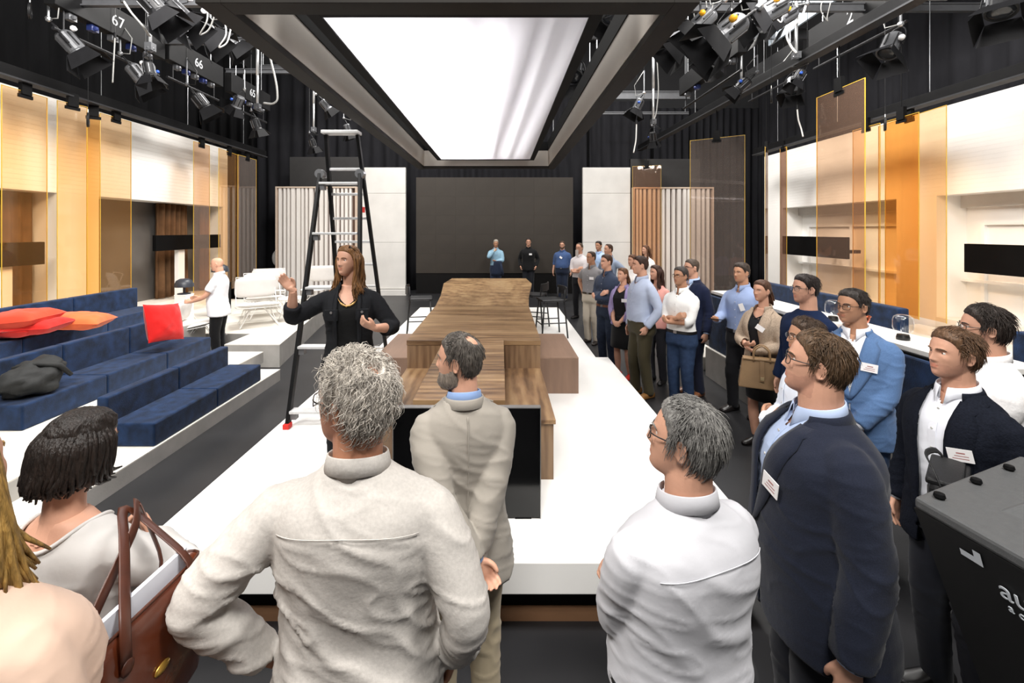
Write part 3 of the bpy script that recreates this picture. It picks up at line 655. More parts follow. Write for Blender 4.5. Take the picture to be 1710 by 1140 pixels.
# ================================================================== suspended light ceiling over the stage
def ceiling_ring():
    X0 = -.265; xa, xb, ya, yb, z0, z1 = -1.395, .865, 2.4, 8.3, 3.38, 3.66; cx, cy = (xa+xb)/2, (ya+yb)/2
    r = thing('suspended_frame', 'large suspended rectangular frame with pale inner faces above the stage', 'ceiling frame', (cx, cy, z0))
    mw = mat('pale_frame_lining', (182, 176, 169), .6, var=.04, vscale=2); md = mat('dark_frame_trim', (36, 33, 30), .55, var=.12, spec=.15)
    def b(mb, x0, x1, y0, y1, a, c): return mb.box(x0-cx, x1-cx, y0-cy, y1-cy, a-z0, c-z0)
    for nm, (x0, x1, y0, y1) in {'left': (xa-.02, xa, ya, yb), 'right': (xb, xb+.02, ya, yb), 'far': (xa, xb, yb, yb+.02), 'near': (xa, xb, ya-.02, ya)}.items():
        b(MB(), x0, x1, y0, y1, z0, z1).build('lining_board', mw, r)
        b(MB(), x0-.01, x1+.01, y0-.01, y1+.01, z1, z1+.16).build('upper_black_board', M_black, r)
        o_ = {'left': (-.012, -.012, 0, 0), 'right': (.012, .012, 0, 0), 'far': (0, 0, .012, .012), 'near': (0, 0, -.012, -.012)}[nm]; k_ = .4
        b(MB(), x0+o_[0], x1+o_[1]-o_[0]*k_, y0+o_[2], y1+o_[3]-o_[2]*k_, z0, z1).build('outer_board', M_black, r) if nm in ('left', 'near') else b(MB(), x0+o_[0]*1.8, x1+o_[1], y0+o_[2]*1.8, y1+o_[3], z0, z1).build('outer_board', M_black, r)
    t = .13
    for (x0, x1, y0, y1) in [(xa-t, xa-.004, ya-t, yb+t), (xb+.004, xb+t, ya-t, yb+t), (xa-.004, xb+.004, yb+.004, yb+.06), (xa-.004, xb+.004, ya-t, ya-.004)]:
        b(MB(), x0, x1, y0, y1, z0-.045, z0).build('bottom_trim', md, r, bevel=.003)
        b(MB(), x0, x0+.012, y0, y1, z0, z0+.3).build('outer_fin', md, r) if x1-x0 < 1 else None
    for (x, y) in [(xa-.06, ya+.3), (xb+.06, ya+.3), (xa-.06, yb-.3), (xb+.06, yb-.3)]:
        MB().cyl((x-cx, y-cy, .1), (x-cx, y-cy, 5.8), .008, 6).build('hanging_wire', M_metal, r)
    # the luminous stretched fabric inside it
    s = thing('light_ceiling', 'bright white stretched fabric light ceiling hanging over the stage', 'light', (X0, 5.35, 3.46))
    mf = bpy.data.materials.new('light_box_fabric'); mf.use_nodes = True; nt = mf.node_tree; N = nt.nodes; L = nt.links; N.remove(N['Principled BSDF'])
    df = N.new('ShaderNodeBsdfDiffuse'); df.inputs[0].default_value = (.8, .79, .81, 1); tl = N.new('ShaderNodeBsdfTranslucent'); tl.inputs[0].default_value = (.9, .89, .92, 1)
    tc = N.new('ShaderNodeTexCoord'); nz = N.new('ShaderNodeTexNoise'); nz.inputs['Scale'].default_value = 160; L.new(tc.outputs['Object'], nz.inputs['Vector'])
    bp = N.new('ShaderNodeBump'); bp.inputs['Strength'].default_value = .05; L.new(nz.outputs[0], bp.inputs['Height']); L.new(bp.outputs[0], df.inputs['Normal'])
    mx = N.new('ShaderNodeMixShader'); mx.inputs[0].default_value = .5; L.new(df.outputs[0], mx.inputs[1]); L.new(tl.outputs[0], mx.inputs[2]); L.new(mx.outputs[0], N['Material Output'].inputs[0])
    v = [(-.785, -2.68, 0), (.785, -2.68, 0), (.785, 2.7, 0), (-.785, 2.7, 0)]
    MB().add(v, [(3, 2, 1, 0)]).build('fabric', mf, s)
    for (x0, x1, y0, y1) in [(-.86, -.785, -2.76, 2.74), (.785, .86, -2.76, 2.74), (-.785, .785, 2.7, 2.74), (-.785, .785, -2.78, -2.68)]:
        MB().box(x0, x1, y0, y1, -.012, .13).build('border', M_black, s, bevel=.003)
    mi = mat('light_box_lining', (225, 225, 226), .7, var=.02)
    MB().box(-.8, .8, -2.7, 2.7, .50, .53).box(-.8, -.785, -2.7, 2.7, .13, .5).box(.785, .8, -2.7, 2.7, .13, .5).box(-.785, .785, 2.685, 2.7, .13, .5).box(-.785, .785, -2.7, -2.685, .13, .5).build('light_box', mi, s)
    # added lengthwise battens that cast shade streaks on the fabric's right half
    for (xa_, xb_, zz) in [(.02, .16, .14), (.2, .42, .2), (.40, .56, .12), (.58, .70, .16)]:
        MB().tube([(xa_, 2.6, zz), (xb_, -2.6, zz)], .035, 8).build('streak_batten', mat('streak_batten_grey', (120, 118, 122), .6), s)
    for (x, p) in [(-.45, 92), (.3, 22)]:
        l = bpy.data.lights.new('light_box_tube', 'AREA'); l.shape = 'RECTANGLE'; l.size = .16; l.size_y = 5.1; l.energy = p; l.color = (1, .98, .99)
        o = bpy.data.objects.new('light_box_tube', l); COL.objects.link(o); o.parent = s; o.location = (x, 0, .47)
    for x in (-.6, .6):
        for y in (-2.2, 2.2): MB().cyl((x, y, .53), (x, y, 6.0), .006, 6).build('hanging_wire', M_metal, s)
ceiling_ring()

# ================================================================== lighting rig
M_lampbody = mat('lamp_housing', (26, 26, 28), .5, .0, var=.15, vscale=12, spec=.25)
M_lampgrey = mat('grey_lamp_housing', (92, 93, 96), .4, .35, var=.1, vscale=12)
M_barn = mat('barn_door', (22, 22, 24), .6, var=.15, vscale=10, spec=.15)
M_lens = mat('fresnel_lens', (52, 54, 58), .12, var=.1, vscale=30)
M_knobs = [mat('blue_knob', (40, 84, 178), .4, var=.1), mat('yellow_knob', (238, 170, 24), .4, var=.1), mat('white_knob', (232, 232, 232), .4, var=.05)]
M_cable = mat('grey_cable', (150, 150, 148), .5, var=.1); M_bcable = mat('black_cable', (22, 22, 24), .5, var=.1)
def lamp_parts(r, s, grey, wide):
    """fresnel lantern, lens facing -Z in lamp space, yoke upward"""
    hb = M_lampgrey if grey else M_lampbody
    s = s*.88; R = .13*s; Ln = .3*s
    MB().lathe([(.001, Ln), (R*.7, Ln), (R*.86, Ln-.03*s), (R*.86, .02), (R, 0), (R, -.02*s), (R*.9, -.02*s), (.001, -.02*s+.002)], 18).build('housing', hb, r, smooth=False)
    k = MB()
    for i in range(7):
        a = 2*PI*i/7; k.box(-.008*s, .008*s, R*.84, R*.95, .05*s, Ln-.05*s, M=mat4(rotz(a), (0, 0, 0)))
    k.build('cooling_fins', M_lampbody if grey else M_lampgrey, r)
    MB().lathe([(.001, -.035*s), (R*.5, -.032*s), (R*.85, -.02*s), (R*.85, -.015*s)], 18).build('lens', M_lens, r, smooth=True)
    for i in range(4):
        a = i*PI/2; w_ = R*(1.25 if wide else 1.0); tilt = .55 if i % 2 == 0 else .35; l = R*1.7
        v = np.array([(-w_*.8, 0, 0), (w_*.8, 0, 0), (w_*1.25, 0, -l), (-w_*1.25, 0, -l)]); v = np.concatenate([v, v+np.array([0, .004, 0])])
        v = xf(mat4(rotz(a), (0, 0, 0)), xf(mat4(np.eye(3), (0, R*1.02, -.02*s)), xf(mat4(rotx(tilt), (0, 0, 0)), v)))
        MB().add(v, [(0, 1, 2, 3), (7, 6, 5, 4), (0, 4, 5, 1), (1, 5, 6, 2), (2, 6, 7, 3), (3, 7, 4, 0)]).build('barn_door', M_barn, r)
    ya = np.linspace(-PI/2, PI/2, 11)
    MB().tube([(-R*1.12, 0, .1*s)]+[(R*1.2*math.sin(t), 0, .1*s+.36*s*math.cos(t)) for t in ya]+[(R*1.12, 0, .1*s)], .012*s, 6, flat=.6).build('yoke', M_lampbody, r)
def lamp(p, aim, lab, s=1.0, grey=False, wide=True, drop=.5, knobs=(0, 2), group='studio spotlights'):
    r = thing('studio_spotlight', lab, 'spotlight', p, 0, group)
    d = Vector(aim).normalized(); q = (-d).to_track_quat('Z', 'Y')
    lamp_parts(r, s, grey, wide)
    up = q.inverted()@Vector((0, 0, 1)); top = Vector((0, 0, .46*s)); e = top+up*drop
    MB().cyl(top, e, .014*s, 6).ball(top, .035*s, 8).build('hanging_clamp', M_metal if grey else M_lampgrey, r)
    sd = q.inverted()@Vector((1, 0, 0))
    for i, k in enumerate(knobs):
        c = Vector((.14*s*(1 if i % 2 else -1), .06*s+.08*s*i, .12*s+.07*s*i)); MB().lathe([(.001, -.025*s), (.03*s, -.02*s), (.034*s, .01*s), (.02*s, .03*s), (.001, .032*s)], 10, 0, tuple(c)).build('knob', M_knobs[k], r, smooth=True)
    a = r_cab(top, e); MB().tube(a, .007*s, 5).build('cable', M_bcable if not grey else M_cable, r, smooth=True)
    for ch in r.children: ch.rotation_euler = q.to_euler()
    w0 = q@e; MB().cyl(w0, (w0[0], w0[1], wire_top(r.location.x+w0[0], r.location.y+w0[1], r.location.z+w0[2])-r.location.z), .004, 5).build('suspension_wire', M_bcable, r)
    return r
def wire_top(x, y, z):
    for l in FILL_LIGHTS:
        if abs(x-l.location.x) < 1.5 and abs(y-l.location.y) < 1.3 and l.location.z > z+.6: return l.location.z-.5
    return 9.58
def r_cab(a, b):
    a, b = np.array(a), np.array(b); o = np.array([.12, .1, -.1]); return [a, a+o, (a+b)/2+o*1.2, b]
def pole(u, v0, v1, y, lab, lampr=True, r_=.022, grey=False, s=.75, aim=(0.2, .3, -1)):
    p = at(u, v1, y); q = at(u, v0, y)
    t = thing('telescopic_hoist_pole', lab, 'pole', p)
    h = q.z-p.z
    MB().cyl((0, 0, h*.45), (0, 0, h), r_*1.25, 10).build('upper_tube', mat('pole_silver', (196, 198, 200), .35, .6, var=.05, vscale=20), t, smooth=True)
    MB().cyl((0, 0, 0), (0, 0, h*.46), r_, 10).build('lower_tube', mat('pole_silver', (196, 198, 200)), t, smooth=True)
    MB().box(-.05, .05, -.05, .05, -.06, .05).ball((0, 0, -.03), .06, 8).build('coupler', M_lampgrey, t)
    if lampr: lamp(p+Vector((0, 0, -.3*s-.2)), aim, lab.replace('telescopic pole', 'spotlight at the end of the pole').replace('pole', 'pole', 1) if False else 'studio spotlight hanging from the '+lab, s, grey, False, .05, (0,))
# left side row
lamp(at(133, 88, 6.4), (.55, .25, -.75), 'black spotlight with barn doors under the number 67', 1.15, True, True, .5, (0, 2))
lamp(at(240, 137, 7.4), (.5, .3, -.8), 'black spotlight with barn doors left of the number 66', 1.1, True, True, .5, (0, 2))
lamp(at(343, 180, 8.8), (.5, .3, -.8), 'spotlight with barn doors under the number 66', 1.1, False, True, .5, (2,))
lamp(at(395, 178, 9.6), (-.5, .2, -.8), 'small grey spotlight left of the silver pole', .9, True, False, .4, (0,))
lamp(at(268, 24, 5.0), (.6, .15, -.7), 'large black spotlight at the top left beside the silver pole', .95, False, True, .5, (2, 1))
lamp(at(312, 36, 5.7), (.6, .1, -.6), 'black tubular spotlight with blue and yellow knobs', 1.05, False, True, .5, (0, 1, 2))
lamp(at(352, 60, 6.4), (.7, .3, -.7), 'black spotlight with wide barn door near the ceiling frame', 1.15, False, True, .5, (0, 2))
lamp(at(392, 76, 7.2), (.6, .4, -.7), 'grey spotlight hanging right of the number 66', 1.0, True, True, .5, (1, 2))
lamp(at(298, 8, 6.7), (.3, -.2, -1), 'grey lantern above the black tubular spotlight', .8, True, False, .4, (2,))
lamp(at(548, 182, 9.6), (.5, .4, -.7), 'small spotlight with yellow knob behind the ladder top', .8, True, False, .4, (1, 2))
lamp(at(583, 222, 11), (.3, .2, -1), 'tiny spotlight low behind the ladder', .8, True, False, .4, (2,))
pole(251, -60, 78, 6.6, 'silver telescopic pole at the upper left', aim=(.2, 0, -1))
pole(430, 62, 178, 8.6, 'silver telescopic pole left of the ladder')
pole(524, 120, 216, 11.0, 'short silver telescopic pole above the lounge chairs')
# right side row
lamp(at(1020, 32, 5.8), (-.3, -.2, -1), 'white ribbed spotlight glimpsed inside the suspended frame', 1.0, True, False, .5, (2,))
lamp(at(960, 128, 7.2), (-.2, -.6, -.8), 'black spotlight hanging between frame and light ceiling', 1.1, False, True, .5, ())
lamp(at(1062, 183, 10.2), (-.5, -.1, -1), 'grey spotlight with barn doors near the far right curtain', .95, True, True, .5, (0,))
lamp(at(1128, 84, 6.8), (-.75, -.05, -.65), 'black spotlight aiming left in the upper right cluster', 1.1, False, True, .5, (1,))
lamp(at(1160, 50, 6.0), (-.7, .1, -.7), 'grey tubular spotlight at the top of the right cluster', 1.15, True, True, .5, (1,))
lamp(at(1200, 66, 5.4), (-.75, .0, -.6), 'large spotlight with open barn doors in the middle of the right cluster', 1.35, True, True, .5, (1,))
lamp(at(1192, 98, 7.6), (-.6, -.1, -.8), 'dark spotlight with hanging barn door at the bottom of the right cluster', 1.2, False, True, .5, (1,))
lamp(at(1272, 28, 5.6), (-.85, .0, -.5), 'long grey spotlight pointing left right of the cluster', 1.2, True, True, .5, (1, 2))
lamp(at(1300, 36, 6.6), (-.8, .1, -.5), 'grey spotlight behind the long one in the upper right', 1.0, True, False, .5, (1,))
lamp(at(1322, 152, 8.4), (-.3, -.3, -1), 'dark grey spotlight hanging below the long right track', 1.05, True, True, .4, ())
lamp(at(1482, 88, 6.3), (-.55, -.2, -.9), 'dark grey spotlight hung above the smoked acrylic panel', 1.15, True, True, .4, (2,))
lamp(at(1672, 18, 5.2), (-.4, -.3, -1), 'large black spotlight at the upper right corner', 1.25, False, True, .4, ())
lamp(at(1232, 150, 8.2), (-.6, .3, -.6), 'small spotlight with orange cable above the right track', .9, False, False, .3, (0,))
pole(1091, 80, 203, 9.6, 'silver telescopic pole at the right end of the suspended frame', s=.7)
pole(1238, -30, 138, 8.2, 'silver telescopic pole over the right hand track', lampr=False)
pole(1330, -40, 92, 7.4, 'white telescopic pole in the upper right', aim=(-.6, 0, -1))

# batten boxes with numbers
def batten(p, L, h, txt, lab, side, size=.24):
    r = thing('hoist_batten', lab, 'batten', p)
    MB().box(-.08, .08, -L/2, L/2, -h/2, h/2).build('box_beam', mat('batten_black', (18, 18, 19), .6, var=.15, spec=.15), r, bevel=.006)
    MB().cyl((0, -L/2+.05, -h/2-.3), (0, L/2-.05, -h/2-.3), .025, 8).build('lamp_bar', M_lampbody, r)
    for y in (-L/2+.2, L/2-.2): MB().cyl((0, y, -h/2), (0, y, -h/2-.3), .012, 6).build('bar_hanger', M_lampbody, r)
    for y in (-L/2+.3, L/2-.3): MB().cyl((0, y, h/2), (0, y, 9.5-p[2]), .008, 6).build('hoist_wire', M_metal, r)
    for i in range(5):
        y = -L/2+.3+i*(L-.6)/4; MB().box(-.04, .04, y-.06, y+.06, -h/2-.09, -h/2).ball((side*.05, y, -h/2-.05), .035, 8).build('socket', mat('socket_blue', (30, 40, 84), .4, var=.2) if i % 2 else M_lampgrey, r)
    if txt:
        if side > 0: A = np.stack([(0, 1, 0), (0, 0, 1), (1, 0, 0)], 1)
        else: A = np.stack([(0, -1, 0), (0, 0, 1), (-1, 0, 0)], 1)
        text_obj('number', txt, size, mat4(A, (side*.083, 0, 0)), mat('number_grey', (170, 172, 175), .6, var=.05), r)
    return r
batten((-6.05, 7.1, 5.45), 2.0, .42, '67', 'black hoist batten numbered 67 at the upper left', 1)
batten((-6.05, 9.0, 5.5), 1.6, .42, '66', 'black hoist batten numbered 66 left of the ladder', 1)
batten((-6.05, 10.95, 5.5), 1.7, .42, '65', 'black hoist batten numbered 65 beside the silver pole', 1)
batten((6.3, 8.1, 6.0), 2.2, .5, '2', 'black hoist batten numbered 2 at the upper right', -1, .34)
batten((6.3, 10.6, 6.0), 2.0, .45, None, 'black hoist batten behind the white pole at right', -1)
batten((4.2, 9.2, 5.5), 2.6, .4, None, 'black hoist batten right of the suspended frame', -1)
r = thing('pale_sign_board', 'pale blue grey board with the letter D high at the right', 'sign', (6.85, 10.2, 7.25))
MB().box(-.03, .03, -1.4, 1.4, -.35, .35).build('board', mat('pale_blue_board', (178, 190, 202), .5, var=.05), r, bevel=.005)
text_obj('letter', 'D', .4, mat4(np.stack([(0, -1, 0), (0, 0, 1), (-1, 0, 0)], 1), (-.033, 0, 0)), mat('letter_dark', (60, 62, 66), .6), r)
MB().cyl((0, -1.2, .35), (0, -1.2, 2.3), .01, 6).cyl((0, 1.2, .35), (0, 1.2, 2.3), .01, 6).build('hanging_rod', M_metal, r)
# grid beams in the far right
def beam(x0, x1, y, z, h, lab, m=None):
    r = thing('grid_beam', lab, 'beam', ((x0+x1)/2, y, z)); l = (x1-x0)/2; m = m or mat('beam_grey', (92, 93, 96), .5, .3, var=.1)
    MB().box(-l, l, -.04, .04, h-.02, h).box(-l, l, -.04, .04, 0, .02).box(-l, l, -.01, .01, .02, h-.02).build('girder', m, r)
    for x in (-l+.1, l-.1): MB().cyl((x, 0, h), (x, 0, 9.55-z), .012, 6).build('hanger', M_metal, r)
beam(2.9, 5.9, 14.2, 6.3, .25, 'grey steel grid beam before the far right curtain'); beam(2.7, 5.9, 14.3, 5.85, .08, 'thin grey pipe under the far right grid beam')
beam(-7.2, -3.2, 13.6, 6.9, .25, 'grey steel grid beam above the left slatted panel'); beam(-7, -3.4, 11.6, 6.2, .12, 'pale grid pipe behind the left silver pole', M_lampgrey)
beam(1.6, 8.6, 11.3, 6.95, .25, 'grey steel grid beam crossing the upper right'); beam(1.4, 8.4, 7.8, 5.95, .14, 'steel lamp bar crossing the right cluster', M_lampgrey)
beam(1.5, 6.5, 6.6, 5.55, .1, 'lamp bar holding the front of the right cluster', M_lampgrey)
beam(-6.2, -1.9, 6.5, 5.4, .12, 'lamp bar holding the upper left spotlights', M_lampgrey)
beam(-6.4, -4.4, 8.2, 5.55, .12, 'second lamp bar over the left spotlights', M_lampgrey)
# coiled and hanging cables
rc = random.Random(5)
def cable(pts, lab, m=M_cable, rr=.012):
    P = np.array([np.array(at(*p)) for p in pts]); t = np.linspace(0, 1, len(P)); T = np.linspace(0, 1, 30)
    k = np.stack([np.interp(T, t, P[:, i]) for i in range(3)], 1)
    for _ in range(6): k[1:-1] = (k[:-2]+2*k[1:-1]+k[2:])/4
    o = k[0].copy(); r = thing('hanging_cable', lab, 'cable', o); MB().tube(k-o, rr, 6).build('cord', m, r, smooth=True)
    MB().cyl((0, 0, -.03), (0, 0, .05), rr*1.8, 8).build('plug', M_lampbody, r); MB().cyl((0, 0, .04), (0, 0, 9.58-o[2]), .004, 5).build('suspension_wire', M_bcable, r)
cable([(450, 92, 8.6), (462, 140, 8.6), (464, 168, 8.6), (455, 174, 8.6), (440, 172, 8.6)], 'pale loop of cable beside the left silver pole', M_cable, .02)
cable([(205, 0, 5.0), (218, 20, 5.0), (240, 45, 5.0), (250, 60, 5.2)], 'grey cable running down to the upper left pole')
cable([(1348, 0, 7.3), (1340, 30, 7.3), (1318, 48, 7.3), (1312, 60, 7.3), (1322, 80, 7.3), (1330, 88, 7.3)], 'white cable curling beside the upper right pole', M_white, .018)
cable([(1331, 180, 8.4), (1333, 200, 8.4), (1338, 215, 8.4), (1341, 228, 8.4)], 'white cable hanging from the dark spotlight at right', M_white, .014)
cable([(1063, 205, 10), (1062, 235, 10), (1058, 255, 10)], 'pale cable hanging below the far right spotlight', M_white, .014)
cable([(1096, 80, 9.5), (1100, 150, 9.5), (1096, 190, 9.5), (1092, 200, 9.5)], 'thin cable beside the right silver pole')
cable([(192, 60, 7), (190, 100, 7), (188, 138, 7)], 'thin hanging chain between the left spotlights', M_cable, .01)
for i, (u, v, y, lb) in enumerate([(1105, 20, 6.2, 'thin pale cable swinging at the left of the right hand lamp cluster'), (1118, 10, 6.9, 'looped grey cable at the top of the right hand lamp cluster'), (1146, 26, 7.2, 'pale cable hanging between the right cluster spotlights'),
                                   (1178, 8, 6.8, 'grey cable curling over the middle of the right cluster'), (1222, 30, 6.6, 'pale cable running beside the over track pole'), (1250, 12, 7.0, 'grey cable loop above the long grey spotlight'),
                                   (1290, 4, 6.2, 'thin cable dropping beside the long grey spotlight'), (1375, 8, 7.6, 'grey cable hanging left of the batten numbered 2'), (345, 20, 5.4, 'pale cable hanging over the left tubular spotlight'), (372, 45, 6.0, 'thin grey cable near the left end of the frame'),
                                   (560, 150, 9.4, 'thin cable hanging behind the ladder top'), (575, 168, 10.4, 'grey cable loop right of the short silver pole')]):
    k = 6.5/y; cable([(u, v-20*k, y), (u+rc.uniform(-10, 10)*k, v+12*k, y), (u+rc.uniform(-16, 16)*k, v+34*k, y+.1), (u+rc.uniform(4, 20)*k, v+26*k, y+.1), (u+14*k, v-4*k, y)], lb, M_cable if i % 3 else M_white, .009)
def coil(p, R, lab, nrm=(0, 1, 0), m=M_bcable):
    r = thing('cable_coil', lab, 'cable', p); A = frame(nrm, (0, 0, 1)); a = np.linspace(0, 2*PI*3, 60)
    P = np.stack([R*(1+.03*np.sin(a*.7))*np.cos(a), R*(1+.03*np.cos(a*.6))*np.sin(a), .01*np.sin(a*.4)], 1)@A.T
    MB().tube(P, .008, 5).build('loops', m, r, smooth=True); MB().cyl((0, 0, R*.9), (0, 0, R*1.5), .006, 5).build('tie', M_white, r); MB().cyl((0, 0, R*1.4), (0, 0, 9.58-p[2]), .004, 5).build('suspension_wire', M_bcable, r)
coil(at(1288, 160, 8.0), .12, 'black coil of cable hanging under the right track', (1, -.6, 0)); coil(at(1478, 207, 7.0), .1, 'black coil of cable at the top of the orange panel', (1, -.8, 0))
coil(at(147, 200, 7.2), .11, 'thin coil of cable over the second left amber panel', (1, .8, 0)); coil(at(50, 18, 6.2), .1, 'coil of cable hanging at the upper left corner', (1, .8, 0))
# made-up housings around the added fill lights
FILL_PLACE = ['over the left foreground audience', 'over the right foreground audience', 'aimed at the near left set wall', 'aimed at the near right set wall', 'aimed at the far left set wall', 'aimed at the far right set wall', 'over the left slatted panel', 'over the right slatted panel', 'behind the photographer']
for i, wl in enumerate(FILL_LIGHTS):
    r = thing('added_fill_light', 'added fill light panel out of view '+FILL_PLACE[i], 'light', wl.location+Vector((0, 0, .0)), 0, 'added fill lights'); r.rotation_euler = wl.rotation_euler
    MB().box(-1.15, 1.15, -.75, .75, .03, .12).build('housing', M_lampbody, r); MB().box(-1.15, -1.12, -.75, .75, -.03, .03).box(1.12, 1.15, -.75, .75, -.03, .03).box(-1.12, 1.12, .72, .75, -.03, .03).box(-1.12, 1.12, -.75, -.72, -.03, .03).build('rim', M_black, r)
# ================================================================== people
def remesh(mb, vox, it=2, fac=.5):
    me = bpy.data.meshes.new('tmp'); me.from_pydata(mb.verts().tolist(), [], mb.f); me.update()
    o = bpy.data.objects.new('tmp', me); COL.objects.link(o)
    m = o.modifiers.new('r', 'REMESH'); m.mode = 'VOXEL'; m.voxel_size = vox
    if it: k = o.modifiers.new('s', 'SMOOTH'); k.factor = fac; k.iterations = it
    dg = bpy.context.evaluated_depsgraph_get(); ev = o.evaluated_get(dg); em = ev.to_mesh()
    n = len(em.vertices); V = np.empty(n*3); em.vertices.foreach_get('co', V)
    lt = np.empty(len(em.polygons), np.int32); em.polygons.foreach_get('loop_total', lt)
    li = np.empty(len(em.loops), np.int32); em.loops.foreach_get('vertex_index', li)
    ev.to_mesh_clear(); bpy.data.objects.remove(o); bpy.data.meshes.remove(me)
    F = []; i = 0
    if (lt == 4).all(): F = li.reshape(-1, 4)
    else:
        F = []; 
        for t in lt: F.append(tuple(li[i:i+t])); i += t
    return V.reshape(-1, 3), F
def vnormals(V, F):
    F = np.asarray(F); a, b, c, d = (V[F[:, i]] for i in range(4)); n = np.cross(c-a, d-b); N = np.zeros_like(V)
    for i in range(4): np.add.at(N, F[:, i], n)
    return N/(np.linalg.norm(N, axis=1, keepdims=True)+1e-9)
def mesh_obj(name, V, F, mats, parent, mi=None, smooth=True):
    me = bpy.data.meshes.new(name); V = np.asarray(V, float)
    if isinstance(F, np.ndarray):
        me.vertices.add(len(V)); me.vertices.foreach_set('co', V.ravel()); k = len(F)
        me.loops.add(k*4); me.loops.foreach_set('vertex_index', F.ravel().astype(np.int32))
        me.polygons.add(k); me.polygons.foreach_set('loop_start', np.arange(0, k*4, 4, dtype=np.int32)); me.polygons.foreach_set('loop_total', np.full(k, 4, np.int32))
    else: me.from_pydata(V.tolist(), [], [tuple(int(i) for i in f) for f in F])
    if not isinstance(mats, (list, tuple)): mats = [mats]
    for m in mats: me.materials.append(m)
    if mi is not None: me.polygons.foreach_set('material_index', np.asarray(mi, np.int32))
    me.polygons.foreach_set('use_smooth', np.full(len(me.polygons), smooth))
    me.update(); me.validate()
    o = bpy.data.objects.new(name, me); COL.objects.link(o); o.parent = parent; return o
def smoothpath(pts, n=14, it=3):
    P = np.asarray(pts, float); d = np.concatenate([[0], np.cumsum(np.linalg.norm(np.diff(P, axis=0), axis=1))]); t = np.linspace(0, d[-1], n)
    Q = np.stack([np.interp(t, d, P[:, i]) for i in range(3)], 1)
    for _ in range(it): Q[1:-1] = (Q[:-2]+2*Q[1:-1]+Q[2:])/4
    return Q
# ---- head tables: z, front y, back y, half width (head height .237)
HT = np.array([(.1185, .006, -.016, .004), (.116, .026, -.036, .026), (.108, .048, -.062, .046), (.094, .066, -.082, .060), (.074, .080, -.097, .0695), (.05, .088, -.104, .0745), (.025, .0915, -.106, .0765),
               (0, .089, -.103, .0755), (-.025, .088, -.095, .072), (-.045, .0885, -.083, .068), (-.065, .088, -.068, .0625), (-.085, .0865, -.05, .0545), (-.1, .083, -.034, .046), (-.111, .075, -.018, .036), (-.1175, .06, .0, .022), (-.119, .045, .02, .006)])[::-1]
def htab(z):
    return [np.interp(z, HT[:, 0], HT[:, i]) for i in (1, 2, 3)]
def feat(x, z, fem=0):
    g = lambda cx, cz, sx, sz: np.exp(-((x-cx)/sx)**2-((z-cz)/sz)**2)
    g2 = lambda cx, cz, sx, sz: g(cx, cz, sx, sz)+g(-cx, cz, sx, sz)
    nz = np.interp(z, [-.042, -.036, -.03, -.02, 0, .018, .03], [0, .010, .0235, .0215, .012, .006, 0]); nw = np.interp(z, [-.036, -.025, .0, .02], [.014, .0125, .0085, .008])
    d = nz*np.exp(-(x/nw)**2)+.006*g2(.014, -.031, .007, .007)
    d = d-.0115*g2(.0315, .009, .0155, .0105)+(.0045-.002*fem)*g2(.027, .027, .02, .007)+.004*g2(.046, -.02, .018, .016)
    d = d+.005*g(0, -.0525, .021, .0055)+.0055*g(0, -.0645, .018, .0055)-.0035*g(0, -.0585, .022, .0022)-.0035*g(0, -.0765, .018, .005)+.005*g(0, -.096, .017, .012)
    return d
def head_grid(nph=84, nz=70, fem=0):
    z = -.119+.2375*(.5-.5*np.cos(np.linspace(.02, PI-.02, nz))); ph = np.linspace(0, 2*PI, nph, endpoint=False)
    yf, yb, w_ = htab(z); k = np.array([.25, .5, .25])
    for a in (yf, yb, w_):
        for _ in range(4): a[1:-1] = np.convolve(a, k, 'same')[1:-1]
    R = []; ex = 2/2.2; y0 = -.006
    for i in range(nz):
        s, c = np.sin(ph), np.cos(ph); x = w_[i]*np.sign(s)*np.abs(s)**ex; y = np.where(c > 0, (yf[i]-y0), (y0-yb[i]))*np.sign(c)*np.abs(c)**ex+y0
        if z[i] < -.03: x = x*(1-.16*fem*sstep(-.03, -.1, z[i]))
        d = feat(x, np.full(nph, z[i]), fem)*sstep(.02, .055, y)
        R.append(np.stack([x, y+d, np.full(nph, z[i])], 1))
    return np.array(R)
HG = {0: head_grid(fem=0), 1: head_grid(fem=1)}
def face_y(x, z, fem=0):
    yf, yb, w_ = htab(z); t = min(1, abs(x)/w_); return (yf+.006)*(1-t**2.2)**(1/2.2)-.006+float(feat(np.array(x), np.array(z), fem))
